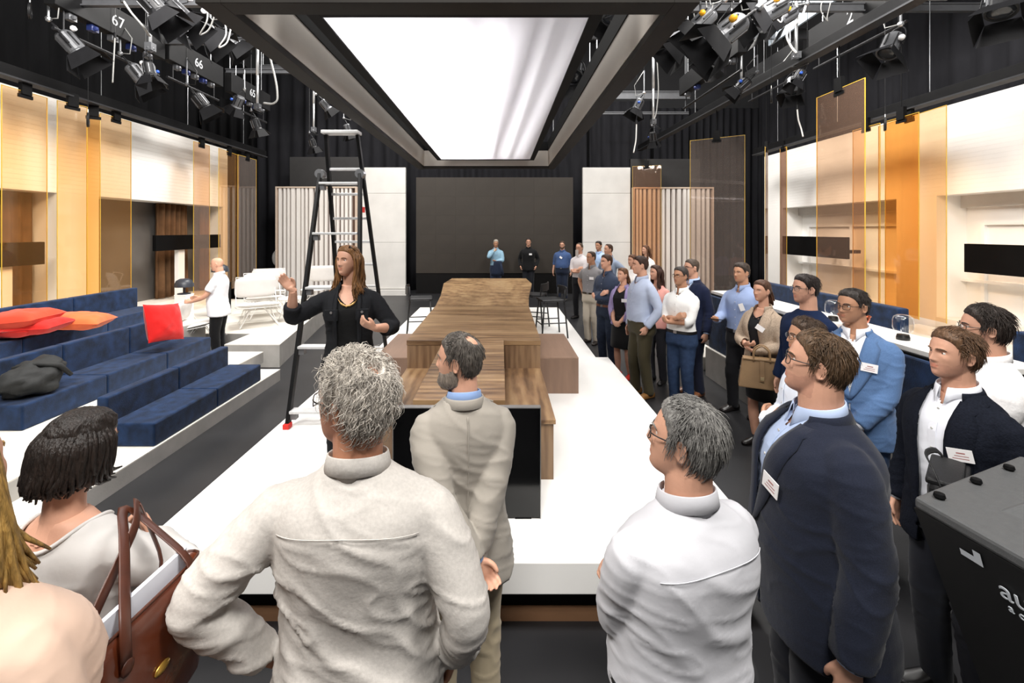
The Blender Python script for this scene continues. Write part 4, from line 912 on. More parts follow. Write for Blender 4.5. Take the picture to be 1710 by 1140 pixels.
# hairline: lowest z that carries hair as function of y
HL = {'short': ([-.12, -.075, -.05, -.03, -.012, .004, .016, .026, .038, .054, .072, .1], [-.088, -.084, -.058, -.014, .022, .004, -.012, .006, .034, .06, .074, .079]),
      'recede': ([-.12, -.075, -.05, -.03, -.012, .004, .014, .022, .035, .05, .07, .1], [-.086, -.082, -.056, -.012, .022, .008, -.01, .02, .066, .094, .101, .103]),
      'fringe': ([-.12, -.075, -.05, -.03, -.012, .004, .014, .03, .05, .1], [-.085, -.08, -.06, -.03, -.03, -.02, -.02, .02, .04, .05])}
def make_hair(style, seed, thick=(.022, .010, .016), n=96, k=64, lump=.004, fem=0, spot=0.0):
    """hair shell: wraps the skull, dips under the skin where there is none"""
    G = HG[fem]; nz_, nph, _ = G.shape
    ii = np.linspace(0, nz_-1, k).astype(int); jj = np.linspace(0, nph, n, endpoint=False).astype(int); V = G[ii][:, jj].reshape(-1, 3).copy()
    V[:, 1] = np.minimum(V[:, 1], .0925)
    c = np.array([0, -.012, .0]); d = V-c; d /= np.linalg.norm(d, axis=1, keepdims=True)
    base = style if style in HL else 'short'
    line = np.interp(V[:, 1], *HL[base]); mask = sstep(-.002, .010, V[:, 2]-line)
    if spot: q = np.linalg.norm((V-np.array([0, -.065, .1]))/np.array([1, 1, .8]), axis=1); mask = mask*sstep(spot*.7, spot*1.25, q)
    top = sstep(.02, .1, V[:, 2]); back = sstep(.0, -.08, V[:, 1])
    t = thick[1]*(1-top)*(1-back)+thick[0]*top+thick[2]*back*(1-top)
    t = t*(.25+.75*sstep(-.002, .045, V[:, 2]-line))
    nn = vnoise(V*60+seed*7)+.5*vnoise(V*130+seed)
    t = t+lump*nn*mask
    out = V+d*np.where(mask > .02, t*mask+.0015*mask, 0)[:, None]-d*((1-mask)*.012)[:, None]
    mb = MB().rings(out.reshape(k, n, 3)); return mb, V, d, mask, out
def strands(mb, pts, flow, L, r0, curl, rs, seg=5, lift=.25, nrm=None):
    n = len(pts); f = flow-nrm*(np.sum(flow*nrm, 1, keepdims=True)*.9); f /= np.linalg.norm(f, axis=1, keepdims=True)+1e-9; sd = np.cross(f, nrm); sd /= np.linalg.norm(sd, axis=1, keepdims=True)+1e-9
    l = (L*(.6+.8*rs.random(n)))[:, None]; t = np.linspace(0, 1, seg)[None]; ph = (rs.random(n)*6.28)[:, None]; cu = (curl*(.5+rs.random(n)))[:, None]
    al = t*l; up = np.sin(t*PI*.8)*lift*l-.004-.8*l*t*t*lift; si = cu*(np.sin(t*5+ph)-np.sin(ph))
    if curl > .005: up = up+cu*.8*(np.cos(t*5+ph)-np.cos(ph))
    P = pts[:, None]+al[..., None]*f[:, None]+up[..., None]*nrm[:, None]+si[..., None]*sd[:, None]
    r_ = (r0*np.linspace(1, .25, seg))[None, :, None, None]; a = np.array([0, 2.1, 4.2])
    V = P[:, :, None]+r_*(np.cos(a)[None, None, :, None]*sd[:, None, None]+np.sin(a)[None, None, :, None]*nrm[:, None, None])
    base = (np.arange(n)[:, None, None]*seg+np.arange(seg-1)[None, :, None])*3; j = np.arange(3)[None, None]; j2 = (j+1) % 3
    F = np.stack(np.broadcast_arrays(base+j, base+j2, base+3+j2, base+3+j), -1).reshape(-1, 4)
    mb.add(V.reshape(-1, 3), F.tolist())
def ear(mb, side):
    M = mat4(roty(side*.12)@rotz(side*.42), (side*.0745, -.014, -.004)); a = np.linspace(.25*PI, 1.95*PI, 14)
    mb.tube(xf(M, np.stack([np.full(14, side*.009), .0165*np.sin(a)*-1+.002*np.cos(a), .029*np.cos(a)+np.where(np.cos(a) > 0, .003, 0)], 1)), .0042, 6)
    v = MB().ball((0, 0, 0), 1, 12); mb.add(xf(M, v.verts()*np.array([.0045, .0145, .026])+np.array([side*.003, 0, 0])), v.f)
    mb.add(xf(M, v.verts()*np.array([.0055, .007, .008])+np.array([side*.006, .004, -.027])), v.f)
def hand(mb, W, d, nrm, side, curl=.5, spread=.06, s=1.0, thumb=.6, fist=False):
    """d: direction of the fingers, nrm: palm-facing normal (points out of the palm)"""
    d = np.asarray(d, float); d /= np.linalg.norm(d); nrm = np.asarray(nrm, float); nrm = nrm-d*np.dot(d, nrm); nrm /= np.linalg.norm(nrm)
    sd = np.cross(d, nrm)*side   # towards the thumb
    A = np.stack([sd, d, nrm], 1); T = lambda p: W+A@(np.asarray(p)*s)
    k = 12; a = np.linspace(0, 2*PI, k, endpoint=False); R = []
    for y, hw, hd, o in [(-.02, .026, .021, 0), (.01, .028, .019, 0), (.035, .037, .017, .0), (.065, .041, .0145, 0), (.092, .038, .0105, -.001), (.1, .03, .007, -.002)]:
        R.append([T((hw*np.sign(math.cos(t))*abs(math.cos(t))**.75, y, o+hd*math.sin(t))) for t in a])
    mb.rings(R)
    for i, (x, l, r_) in enumerate([(.029, .068, .0088), (.0095, .076, .009), (-.0105, .07, .0087), (-.029, .055, .0078)]):
        c = curl*(1+.12*i); p = np.array([x, .088, 0.]); ang = 0; P = [np.array([x, .07, 0]), p]; sp = spread*(1.5-i)/1.5
        for j, f in enumerate((.45, .32, .26)):
            ang += c*(.75, 1.0, .7)[j]; p = p+l*f*np.array([math.sin(sp)*math.cos(ang), math.cos(ang)*math.cos(sp), math.sin(ang)]); P.append(p)
        mb.tube([T(q) for q in smoothpath(P, 8, 1)], [r_*1.05]*3+[r_]*2+[r_*.92, r_*.85, r_*.55], 8)
    P = [np.array([.022, .02, .004]), np.array([.04, .04, .008]), np.array([.052, .066, .012+.01*thumb]), np.array([.052-.012*thumb, .092, .018+.02*thumb])]
    mb.tube([T(q) for q in smoothpath(P, 7, 1)], [.014, .0135, .0125, .0115, .0105, .0095, .006], 8)
def ik(S, W, a, b, hint):
    S, W, hint = (np.asarray(v, float) for v in (S, W, hint)); D = W-S; L = np.linalg.norm(D)
    if L > (a+b)*.998: W = S+D/L*(a+b)*.998; D = W-S; L = np.linalg.norm(D)
    u = D/L; h = hint-u*np.dot(hint, u); h /= np.linalg.norm(h)+1e-9
    x = (a*a-b*b+L*L)/(2*L); y = math.sqrt(max(a*a-x*x, 1e-6)); return S+u*x+h*y, W
# ---- torso tables: z, half width, half depth, centre y
TM = np.array([(.74, .196, .135, -.012), (.80, .194, .135, -.012), (.86, .19, .134, -.012), (.93, .183, .129, -.008), (1.0, .172, .118, 0), (1.08, .166, .112, .004), (1.16, .17, .115, .005), (1.24, .178, .122, .004), (1.32, .188, .126, .0),
               (1.37, .186, .12, -.006), (1.41, .176, .105, -.012), (1.44, .155, .09, -.016), (1.465, .122, .078, -.018), (1.485, .092, .07, -.018), (1.505, .073, .066, -.016), (1.535, .06, .06, -.012)])
TF = np.array([(.74, .188, .135, -.015), (.80, .186, .135, -.015), (.86, .184, .133, -.014), (.93, .174, .122, -.008), (1.0, .156, .106, 0), (1.08, .143, .098, .004), (1.16, .147, .102, .008), (1.24, .158, .118, .018), (1.30, .165, .126, .02),
               (1.36, .164, .112, .004), (1.40, .155, .095, -.008), (1.43, .132, .08, -.014), (1.455, .1, .068, -.015), (1.475, .076, .06, -.014), (1.5, .059, .055, -.012), (1.53, .05, .05, -.008)])
class Torso:
    def __init__(s, fem=0, g=1.0, belly=0.0, off=0.0):
        s.T = (TF if fem else TM).copy(); z = s.T[:, 0]; m = sstep(1.52, 1.40, z)
        s.T[:, 1] = s.T[:, 1]*(1+(g-1)*m)+off*sstep(1.54, 1.45, z); s.T[:, 2] = s.T[:, 2]*(1+(g-1)*m)+off*sstep(1.54, 1.45, z)
        bb = belly*np.exp(-((z-1.06)/.14)**2); s.T[:, 2] += bb*.5; s.T[:, 3] += bb*.5; s.T[:, 1] += bb*.25
        s.off = off
    def sec(s, z): return [np.interp(z, s.T[:, 0], s.T[:, i]) for i in (1, 2, 3)]
    def y(s, x, z, front=True):
        hw, hd, yo = s.sec(z); t = min(.999, abs(x)/hw); k = (1-t**2.4)**(1/2.4); return yo+hd*k if front else yo-hd*k
    def loft(s, z0, z1, flare=0.0, n=44, k=34):
        z = np.linspace(z0, z1, k); hw, hd, yo = s.sec(z); kk = np.array([.25, .5, .25])
        for a in (hw, hd, yo):
            for _ in range(2): a[1:-1] = np.convolve(a, kk, 'same')[1:-1]
        ph = np.linspace(0, 2*PI, n, endpoint=False); sx = np.sign(np.cos(ph))*np.abs(np.cos(ph))**(2/2.4); sy = np.sign(np.sin(ph))*np.abs(np.sin(ph))**(2/2.4)
        fl = 1+flare*sstep(z0+.25, z0, z)
        return MB().rings([np.stack([hw[i]*fl[i]*sx, yo[i]+hd[i]*fl[i]*sy, np.full(n, z[i])], 1) for i in range(k)])
SKIN = {'fair': (222, 180, 154), 'pink': (214, 163, 137), 'tan': (192, 143, 113), 'ruddy': (200, 142, 112)}
def skin_mat(k):
    return mat('skin_'+k, SKIN[k], .5, var=.07, vscale=14, rgb2=tuple(int(c*.93) for c in SKIN[k]), bump=.05, bscale=160, spec=.35)
def lip_mat(k): return mat('lips_'+k, tuple(int(c*f) for c, f in zip(SKIN[k], (.93, .80, .79))), .45, var=.05)
def stub_mat(k): return mat('stubble_'+k, tuple(int(c*f) for c, f in zip(SKIN[k], (.91, .885, .885))), .6, var=.08, vscale=60)
def hair_mat(c, c2=None): return mat('hair_%d_%d_%d' % c, c, .5, var=.35, vscale=90, rgb2=c2 or tuple(int(v*.6) for v in c), stretch=(1, 1, .25), bump=.6, bscale=160, spec=.35)
def cloth_mat(c, kind='cotton'):
    nm = '%s_%d_%d_%d' % ((kind,)+tuple(c))
    P = {'cotton': dict(rough=.8, var=.025, vscale=5, bump=.05, bscale=60, sheen=.1, spec=.2), 'linen': dict(rough=.9, var=.07, vscale=110, bump=.10, bscale=90, spec=.15),
         'wool': dict(rough=.9, var=.16, vscale=240, bump=.15, bscale=260, sheen=.1, spec=.1), 'denim': dict(rough=.85, var=.16, vscale=22, bump=.2, bscale=160, spec=.15),
         'knit': dict(rough=.9, var=.08, vscale=200, bump=.3, bscale=220, spec=.1), 'tweed': dict(rough=.9, var=.25, vscale=120, bump=.3, bscale=140, spec=.1)}[kind]
    return mat(nm, c, **P)
M_eye = mat('eye_white', (228, 222, 216), .25, var=.03); M_iris = mat('iris_brown', (58, 40, 28), .15, var=.2, vscale=300)
M_frame = mat('glasses_frame', (18, 17, 18), .3, var=.1); M_badge = mat('badge_white', (240, 238, 238), .45, var=.02); M_badgeink = mat('badge_print', (170, 120, 118), .6, var=.1, vscale=80)
M_btn = mat('shirt_button', (206, 204, 200), .4, var=.05)
ARM = {  # wrist target, elbow hint, finger direction, palm normal, curl   (right hand side; mirrored for the left)
    'down': ((.255, .03, .865), (.35, -1, 0), (-.05, .12, -1), (-1, -.1, 0), .35),
    'hip': ((.225, -.02, 1.0), (1, -.55, .1), (-.55, .45, -.6), (-.6, -.6, -.5), .5),
    'pocket': ((.225, .06, .93), (.7, -1, 0), (-.25, .3, -1), (-1, -.1, 0), .5),
    'behind': ((.02, -.235, .86), (1, -.5, .1), (-.55, -.12, -.75), (.1, -1, .2), .4),
    'crossA': ((-.06, .205, 1.17), (.9, -.25, -.9), (-.85, -.1, .5), (-.1, -1, -.2), .55),
    'crossB': ((-.04, .235, 1.115), (.9, -.25, -.9), (-.9, -.3, .2), (.1, -1, .4), .7),
    'clasp': ((.05, .20, .93), (.9, -.5, 0), (-.8, .15, -.5), (-.3, -1, 0), .6),
    'phone': ((.10, .33, 1.12), (.6, -.6, -.8), (-.5, .8, .1), (-.1, .05, 1), .7),
    'drink': ((.05, .20, 1.42), (.8, .2, -1), (-.6, .2, .55), (-.5, -.8, .2), 1.0),
    'hold': ((.02, .24, 1.12), (.9, -.3, -.8), (-1, .1, .1), (0, -.4, 1), .7),
}
def person(label, X, Y, yaw, h=1.78, z=0.0, fem=0, g=1.0, belly=0.0, skin='fair', head=(0, 0, 0), lean=(0, 0), hair='short', hcol=(70, 52, 40), hthick=(.014, .007, .011), strand=0, curl=.0, slen=.05,
           brow=None, beard=None, stub=False, glasses=None, top='shirt', tc=(240, 240, 240), tk='cotton', sleeve='long', tuck=True, collar=True, wrinkle=.003, jacket=None, jk='wool', jopen=False, jfront=True, vneck=None,
           bottom='trousers', bc=(40, 42, 48), bk='cotton', arms=('down', 'down'), legs=((0, 0), (0, 0)), shoe=(24, 22, 22), belt=None, badge=None, lod=1, bare=False, scoop=None, extra=None, headscale=.94, eyes=True, legw=1.0, spot=0.0, legvis=False, comb='side', strandw=.0019, wave=.009, splay=.03, yoke=False):
    sc = h/1.74; r = thing('person', label, 'person', (X, Y, z), yaw)
    VX = {0: (.0085, .0044, .0055), 1: (.0145, .007, .0085), 2: (.02, .0105, .012)}[lod]
    sk = skin_mat(skin); seed = int(abs(X*37+Y*91))+1; rs = np.random.default_rng(seed)
    lf, ls = lean
    def LN(V):
        V = np.array(V, float); k = np.maximum(V[:, 2]-.92, 0); V[:, 1] += lf*k; V[:, 0] += ls*k; return V*sc
    def fin(V): return LN(V)
    # ---------------- arms
    shx = .146 if fem else .168*(1+(g-1)*.8); shz = 1.392 if fem else 1.395
    AR = {}
    for i, s in enumerate((1, -1)):
        a = arms[i]; a = ARM[a] if isinstance(a, str) else a
        f = np.array([s, 1, 1]); S = np.array([s*shx, -.012, shz]); E, Wp = ik(S, np.array(a[0])*f*np.array([1+(g-1)*.8, 1, 1]), .292, .258, np.array(a[1])*f)
        AR[s] = (S, E, Wp, np.array(a[2])*f, np.array(a[3])*f, a[4])
    # ---------------- bare body: core + limbs, then head and hands at a finer grain, one mesh
    BV, BF, BM = [], [], []; off = 0
    def addpart(V, F, mi):
        nonlocal off
        BV.append(V); F = np.asarray(F); BF.append(F+off); BM.append(mi if isinstance(mi, np.ndarray) else np.full(len(F), mi)); off += len(V)
    bt = Torso(fem, g*.94, belly, -.006); core = bt.loft(.84, 1.49)
    LEG = {}
    for i, s in enumerate((1, -1)):
        fx, fy = legs[i]; LEG[s] = (np.array([s*.088*legw, -.01, .90]), np.array([s*(.095*legw+fx*.5), .02+fy*.5+.01, .50]), np.array([s*(.1*legw+fx), -.02+fy, .09]))
        core.tube(smoothpath(LEG[s], 14, 2), np.interp(np.linspace(0, 1, 14), [0, .2, .5, .6, .72, 1], [.082, .076, .052, .052, .056, .034]), 14)
        S, E, Wp, d_, n_, c_ = AR[s]
        core.tube(smoothpath([S*np.array([.55, 1, 1]), S, E, Wp], 16, 2), np.interp(np.linspace(0, 1, 16), [0, .2, .55, .7, 1], [.05, .052, .041, .041, .027]), 12)
    V, F = remesh(core, .02 if not bare else max(.011, VX[0]), 2); addpart(V, F, 0)
    # head
    R = rotz(head[0])@rotx(head[1])@roty(head[2]); pv = np.array([0, -.012, 1.555]); hc = np.array([0, .018, 1.665])
    HM = mat4(R, pv+R@(hc-pv)); HMi = np.linalg.inv(HM); hs = headscale*(1.0 if not fem else .955)
    HMs = HM@np.diag([hs, hs, hs, 1]); HMsi = np.linalg.inv(HMs)
    hm = MB().rings(xf(HMs, HG[fem].reshape(-1, 3)).reshape(HG[fem].shape))
    em = MB(); ear(em, 1); ear(em, -1); hm.add(xf(HMs, em.verts()), em.f)
    nr = .049 if fem else .059*(1+(g-1)*.7)
    hm.tube(smoothpath([(0, -.02, 1.43), (0, -.016, 1.50), pv+R@np.array([0, .0, .02]), xf(HMs, [(0, -.02, -.02)])[0]], 10, 1), [nr*1.5, nr*1.28, nr*1.1, nr*1.02, nr, nr, nr, nr*.98, nr*.95, nr*.8], 20)
    V, F = remesh(hm, VX[1], 1, .4); c = V[np.asarray(F)].mean(1); L = xf(HMsi, c)
    lip = (np.abs(L[:, 2]+.0585) < .0095*np.sqrt(np.maximum(0, 1-(L[:, 0]/.022)**2))) & (L[:, 1] > .06)
    mi = np.where(lip, 1, 0)
    if stub:
        jaw = (L[:, 2] < np.interp(L[:, 1], [-.01, .02, .05, .08], [-.01, -.03, -.05, -.045])) & (L[:, 1] > .0) & (L[:, 2] > -.117); mi = np.where(jaw & ~lip, 2, mi)
    addpart(V, F, mi)
    for s in (1, -1):
        S, E, Wp, d_, n_, c_ = AR[s]; m_ = MB(); hand(m_, Wp, d_, n_, s, c_, s=.95 if not fem else .87)
        u = (E-Wp)/np.linalg.norm(E-Wp); d0 = np.asarray(d_, float)/np.linalg.norm(d_); m_.tube(smoothpath([Wp+d0*.03, Wp, Wp+u*.09], 6, 1), [.022, .024, .026, .028, .03, .032], 10, flat=1)
        V, F = remesh(m_, VX[2], 1, .4); addpart(V, F, 0)
    body = mesh_obj('body', fin(np.concatenate(BV)), np.concatenate(BF), [sk, lip_mat(skin), stub_mat(skin)], r, np.concatenate(BM))
    # ---------------- face pieces
    def hp(V): return fin(xf(HMs, V))
    if eyes:
        for s in (1, -1):
            e = MB().ball((0, 0, 0), 1, 20 if lod == 0 else 14); V = e.verts(); V = V[:, [0, 2, 1]]; Fm = []
            fc = np.array([V[list(f)].mean(0) for f in e.f]); gz = np.array([0, 1, 0]); ang = np.degrees(np.arccos(np.clip(fc@gz/np.linalg.norm(fc, axis=1), -1, 1)))
            el = np.degrees(np.arcsin(np.clip(fc[:, 2]/np.linalg.norm(fc, axis=1), -1, 1))); mi = np.where(el > 21, 2, np.where(el < -24, 2, np.where(ang < 26, 1, 0)))
            yy = face_y(.0315, .009, fem)-.0072
            e2 = MB(); e2.add(hp(V*.0125+np.array([s*.0315, yy, .009])), [f[::-1] for f in e.f]); e2.m = mi.tolist(); e2.build('eye', [M_eye, M_iris, sk], r, smooth=True)
            xs = np.array([.013, .022, .032, .042, .05]); zs = np.array([.0245, .028, .0295, .028, .023])
            P = np.array([(s*x, face_y(x, z_, fem)+.0012, z_) for x, z_ in zip(xs, zs)])
            MB().tube(hp(P), np.array([.0022, .0034, .0034, .0028, .0012])*sc*(.7 if fem else 1), 6).build('eyebrow', hair_mat(brow or hcol), r, smooth=True)
    # ---------------- hair
    if hair and hair != 'bald':
        hm_ = hair_mat(hcol); base = {'long': 'short', 'bob': 'fringe', 'pony': 'short'}.get(hair, hair)
        mb, V0, d0, mask, out = make_hair(base, seed, hthick, *((84, 70) if lod == 0 else (42, 35)), lump=.004+.12*curl, fem=fem, spot=spot)
        if hair in ('bob',):
            pass
        H = MB().add(xf(HMs, mb.verts()), mb.f)
        if strand:
            id_ = np.where(mask > .55)[0]; id_ = rs.choice(id_, strand); P = out[id_]+rs.normal(0, .002, (strand, 3)); cr = np.array([0, -.035, .125])
            fl = P-cr; fl[:, 2] -= .03; fr = sstep(-.01, .05, P[:, 1])*sstep(.02, .05, P[:, 2]); bk_ = np.array([.22 if comb == 'side' else .0, -.9, .2])*.1; fl = fl*(1-fr[:, None])+bk_*fr[:, None]
            sm = MB(); strands(sm, P, fl+rs.normal(0, .02+curl*2, (strand, 3)), slen, strandw, curl, rs, lift=.12 if curl < .005 else .25, nrm=d0[id_]); H.add(xf(HMs, sm.verts()), sm.f)
        if hair in ('long', 'pony', 'bob'):
            sm = MB(); N_ = {0: 300, 1: 90, 2: 50}[lod]
            for i in range(N_):
                a = rs.uniform(.36 if hair == 'long' else .45, 1.0)*PI*(1 if i % 2 else -1) if hair != 'bob' else rs.uniform(.28, 1)*PI*(1 if i % 2 else -1)
                q = rs.random()
                top_ = np.array([.075*math.sin(a)*(.15+.5*q), -.012+.085*math.cos(a)*(.1+.5*q), .124-.016*q])
                if hair == 'pony':
                    mid = np.array([.078*math.sin(a), -.02+.08*math.cos(a), .05]); e1 = np.array([rs.normal(0, .012), -.125+rs.normal(0, .008), -.01]); e2 = e1+np.array([rs.normal(0, .02), -.02, -.16*rs.uniform(.6, 1.1)])
                    P = [top_, mid, e1, (e1+e2)/2+np.array([0, -.02, 0]), e2]
                else:
                    ln = (-.30*rs.uniform(.7, 1.12) if hair == 'long' else -.105*rs.uniform(.75, 1.2)); ro = .084+.022*rs.random() if hair == 'long' else .088+.016*rs.random()
                    m1 = np.array([ro*math.sin(a), -.02+.112*math.cos(a), .04]); m2 = np.array([(ro+.004)*math.sin(a), -.025+.112*math.cos(a), -.05])
                    if hair == 'long' and math.cos(a) > -.3: m2[1] = max(m2[1], .0)
                    e1 = np.array([(ro+.015*rs.random()-.01)*math.sin(a), m2[1]+rs.normal(0, .012), (-.05+ln)/2-.01]); e2 = np.array([(ro-(.028 if hair == 'bob' else -splay*rs.random()))*math.sin(a), m2[1]*(.75 if hair == 'bob' else 1)+rs.normal(0, .02)+(.02 if math.cos(a) > 0 else 0), ln])
                    P = [top_, m1, m2, e1, e2]
                n_ = 14; P = smoothpath(P, n_, 1); w_ = wave*(1 if hair != 'pony' else .4); t = np.linspace(0, 1, n_); P[:, 0] += w_*np.sin(t*9+rs.random()*6)*t*(0.3 if hair == 'bob' else 1); P[:, 1] += w_*np.cos(t*8+rs.random()*6)*t*.6
                sm.tube(P, np.interp(t, [0, .3, .8, 1], [.004, .009, .007, .003])*(1 if lod == 0 else 1.35), 5)
            H.add(xf(HMs, sm.verts()), sm.f)
        mesh_obj('hair', fin(H.verts()), H.f, hm_, r)
    if beard:
        G = HG[fem]; V = G[::2, ::2].reshape(-1, 3); nzr, nph = G[::2, ::2].shape[:2]; L = V; c0 = np.array([0, 0, -.02]); d = L-c0; d /= np.linalg.norm(d, axis=1, keepdims=True)
        lim = np.interp(L[:, 1], [-.02, .0, .03, .06, .085], [-.0, -.01, -.035, -.04, -.038]); m_ = sstep(.002, .012, lim-L[:, 2])*sstep(-.03, -.015, L[:, 1])
        mouth = np.exp(-(L[:, 0]/.026)**4-((L[:, 2]+.0585)/.0095)**4)*(L[:, 1] > .05); m_ = m_*(1-mouth)
        t = (.004+beard[1]*sstep(-.05, -.1, L[:, 2])+.003*vnoise(L*110))*m_-(1-m_)*.012; B = MB().rings(hp(L+d*t[:, None]).reshape(nzr, nph, 3))
        if lod == 0:
            id_ = rs.choice(np.where(m_ > .6)[0], 500); sm = MB(); strands(sm, (L+d*t[:, None])[id_], np.tile([0, .2, -1.], (500, 1))+d[id_]*.5, .016, .0011, .0, rs, 4, .3, d[id_]); B.add(hp(sm.verts()), sm.f)
        mesh_obj('beard', B.verts(), B.f, hair_mat(beard[0]), r)
    if glasses:
        Gm = MB(); th = .0016 if glasses != 'sun' else .002; yo = .0 
        if glasses == 'sun': base = mat4(rotx(.9), (0, -.02, .035)); 
        else: base = np.eye(4)
        for s in (1, -1):
            a = np.linspace(0, 2*PI, 19); ex = 2/3.2
            P = np.stack([s*.0335+.0245*np.sign(np.cos(a))*np.abs(np.cos(a))**ex, np.full(19, .0985)-.012*np.abs(np.cos(a))*(s*np.cos(a) > 0), .004+.0165*np.sign(np.sin(a))*np.abs(np.sin(a))**ex], 1)
            Gm.tube(hp(xf(base, P)), th*sc, 6)
            Gm.tube(hp(xf(base, smoothpath([(s*.058, .088, .012), (s*.074, .075, .013), (s*.079, .0, .012), (s*.079, -.022, .004), (s*.077, -.035, -.012)], 9, 1))), th*1.2*sc, 6)
        Gm.tube(hp(xf(base, [(-.009, .099, .008), (0, .103, .01), (.009, .099, .008)])), th*sc, 6)
        go = Gm.build('glasses', M_frame, r, smooth=True)
        if lod < 2:
            for s in (1, -1):
                a = np.linspace(0, 2*PI, 16, endpoint=False); P = np.stack([s*.0335+.0235*np.cos(a), np.full(16, .0975), .004+.0155*np.sin(a)], 1); Q = P+np.array([0, .0012, 0])
                MB().rings([hp(xf(base, P)), hp(xf(base, Q))]).build('lens', M_clear if glasses != 'sun' else mat('dark_lens', (20, 18, 18), .1), go, smooth=False)
    # ---------------- top garment
    def sleeves(m_, off_, slv, cut=1.0):
        for s in (1, -1):
            S, E, Wp, *_ = AR[s]; path = smoothpath([S*np.array([.5, 1, 1])+np.array([0, 0, -.005]), S+np.array([s*.006, 0, 0]), E, Wp], 24, 2)
            fr_ = {'long': 1.0, 'rolled': .70, 'short': .46, 'three': .80}[slv]; kk = int(round(24*fr_)); path = path[:kk]
            t = np.linspace(0, fr_, kk); rad = np.interp(t, [0, .17, .3, .55, .75, 1], [.05, .06, .062, .053, .049, .041])*(.88 if fem else 1+(g-1)*.5)+off_
            if slv == 'short': rad = rad+.006*sstep(.2, .46, t)
            if slv in ('rolled', 'three'): rad[-2:] += .004
            m_.tube(path, rad, 20)
    def garment(name, T, z0, z1, slv, off_, cm, cut=None, flare=0.0, wr=wrinkle, solid=0, sc_cut=None):
        m_ = T.loft(z0, z1, flare)
        if slv: sleeves(m_, off_, slv)
        V, F = remesh(m_, VX[0]*(1.35 if name in ('shirt', 'top') and jacket else 1), 3); F = np.asarray(F)
        if wr:
            N_ = vnormals(V, F); p = V*np.array([4, 4, 13])+seed; p[:, 2] += V[:, 0]*8*(1 if seed % 2 else -1)+1.2*vnoise(V*5)
            c1 = (1-np.abs(vnoise(p)))**5; c2 = (1-np.abs(vnoise(V*np.array([7, 7, 26])+seed*3+V[:, [1, 2, 0]]*7)))**6; c3 = vnoise(V*7+seed)
            am = wr*(.55+.45*sstep(1.40, 1.25, V[:, 2])); V = V+N_*(am*(1.5*c1+.8*c2+.5*c3))[:, None]
        if cut is not None:
            c = V[F].mean(1); F = F[~cut(c)]
        o = mesh_obj(name, fin(V), F, cm, r)
        if solid: so = o.modifiers.new('s', 'SOLIDIFY'); so.thickness = solid; so.offset = -1
        return o
    T1 = Torso(fem, g, belly, .004); cm = cloth_mat(tc, tk)
    zt_ = 1.515 if collar else 1.50
    scut = None
    if collar and lod < 2: scut = lambda c: (c[:, 1] > 0) & (c[:, 2] > 1.425-.02*lod) & (np.abs(c[:, 0]) < (c[:, 2]-1.425+.02*lod)*(.42+.15*lod))
    if scoop: scut = lambda c: c[:, 2] > np.where(c[:, 1] > -.01, scoop[0], scoop[1])+np.minimum(1, np.abs(c[:, 0])/scoop[2])**2*(1.49-np.where(c[:, 1] > -.01, scoop[0], scoop[1]))
    if top == 'dress':
        T1 = Torso(fem, g, belly, .008)
        m0 = garment('dress', T1, .90, zt_, sleeve if sleeve != 'none' else None, .004, cm, scut, wr=wrinkle*.6)
        sk_ = MB(); ph = np.linspace(0, 2*PI, 36, endpoint=False); RR = []
        for z_ in np.linspace(.50, 1.02, 14):
            hw, hd, yo = T1.sec(max(z_, .8)); fl = 1.04+.1*sstep(.9, .5, z_)+.02*np.sin(ph*7)*sstep(.9, .5, z_); RR.append(np.stack([hw*fl*np.cos(ph), yo+hd*fl*np.sin(ph), np.full(36, z_)], 1))
        sk_.rings(RR); mesh_obj('skirt', fin(sk_.verts()), sk_.f, cm, r)
    else:
        lo = .965 if tuck else (.80 if not fem else .84)
        garment('shirt' if collar else 'top', T1, lo if not jacket else .9, zt_, (sleeve if sleeve != 'none' else None) if not jacket else None, .004, cm, scut, 0 if tuck else .03, solid=.004 if scoop else 0)
    if scoop:
        zc = lambda x, y: (lambda b_: b_+min(1, abs(x)/scoop[2])**2*(1.49-b_))(scoop[0] if y > -.01 else scoop[1])
        P = []
        for a in np.linspace(0, 2*PI, 49):
            z_ = 1.44
            for _ in range(25):
                hw, hd, yo = T1.sec(z_); x = hw*np.sign(math.sin(a))*abs(math.sin(a))**(2/2.4); y = yo+hd*np.sign(math.cos(a))*abs(math.cos(a))**(2/2.4); z_ += .35*(zc(x, y)-z_)
            P.append((x, y+(.004 if math.cos(a) > 0 else -.004), z_))
        P = np.array(P)
        for _ in range(3): P[1:-1] = (P[:-2]+2*P[1:-1]+P[2:])/4
        m_ = MB().tube(P, .0065, 6); mesh_obj('neckline_trim', fin(m_.verts()), m_.f, cm, r)
    def band(a0, a1, n_, prof, cx=0, drop=.032, pt=.028, fwd=.012):
        a = np.linspace(a0, a1, n_); G_ = []
        for (rr_, z_, p_) in prof:
            e_ = np.minimum(a-a0, a1-a)/.5; tip = np.maximum(0, 1-e_)**2*p_*pt; fr = (1+np.cos(a))/2
            rx = rr_+tip*.35; G_.append(np.stack([rx*np.sin(a)*(nr/.059 if not fem else .86), -.018+rx*np.where(np.cos(a) < 0, .98, 1.05)*np.cos(a)+fr*fwd+tip*.3*np.cos(a), z_-drop*fr-tip], 1))
        m_ = MB().rings(G_, 0, False, False); return m_
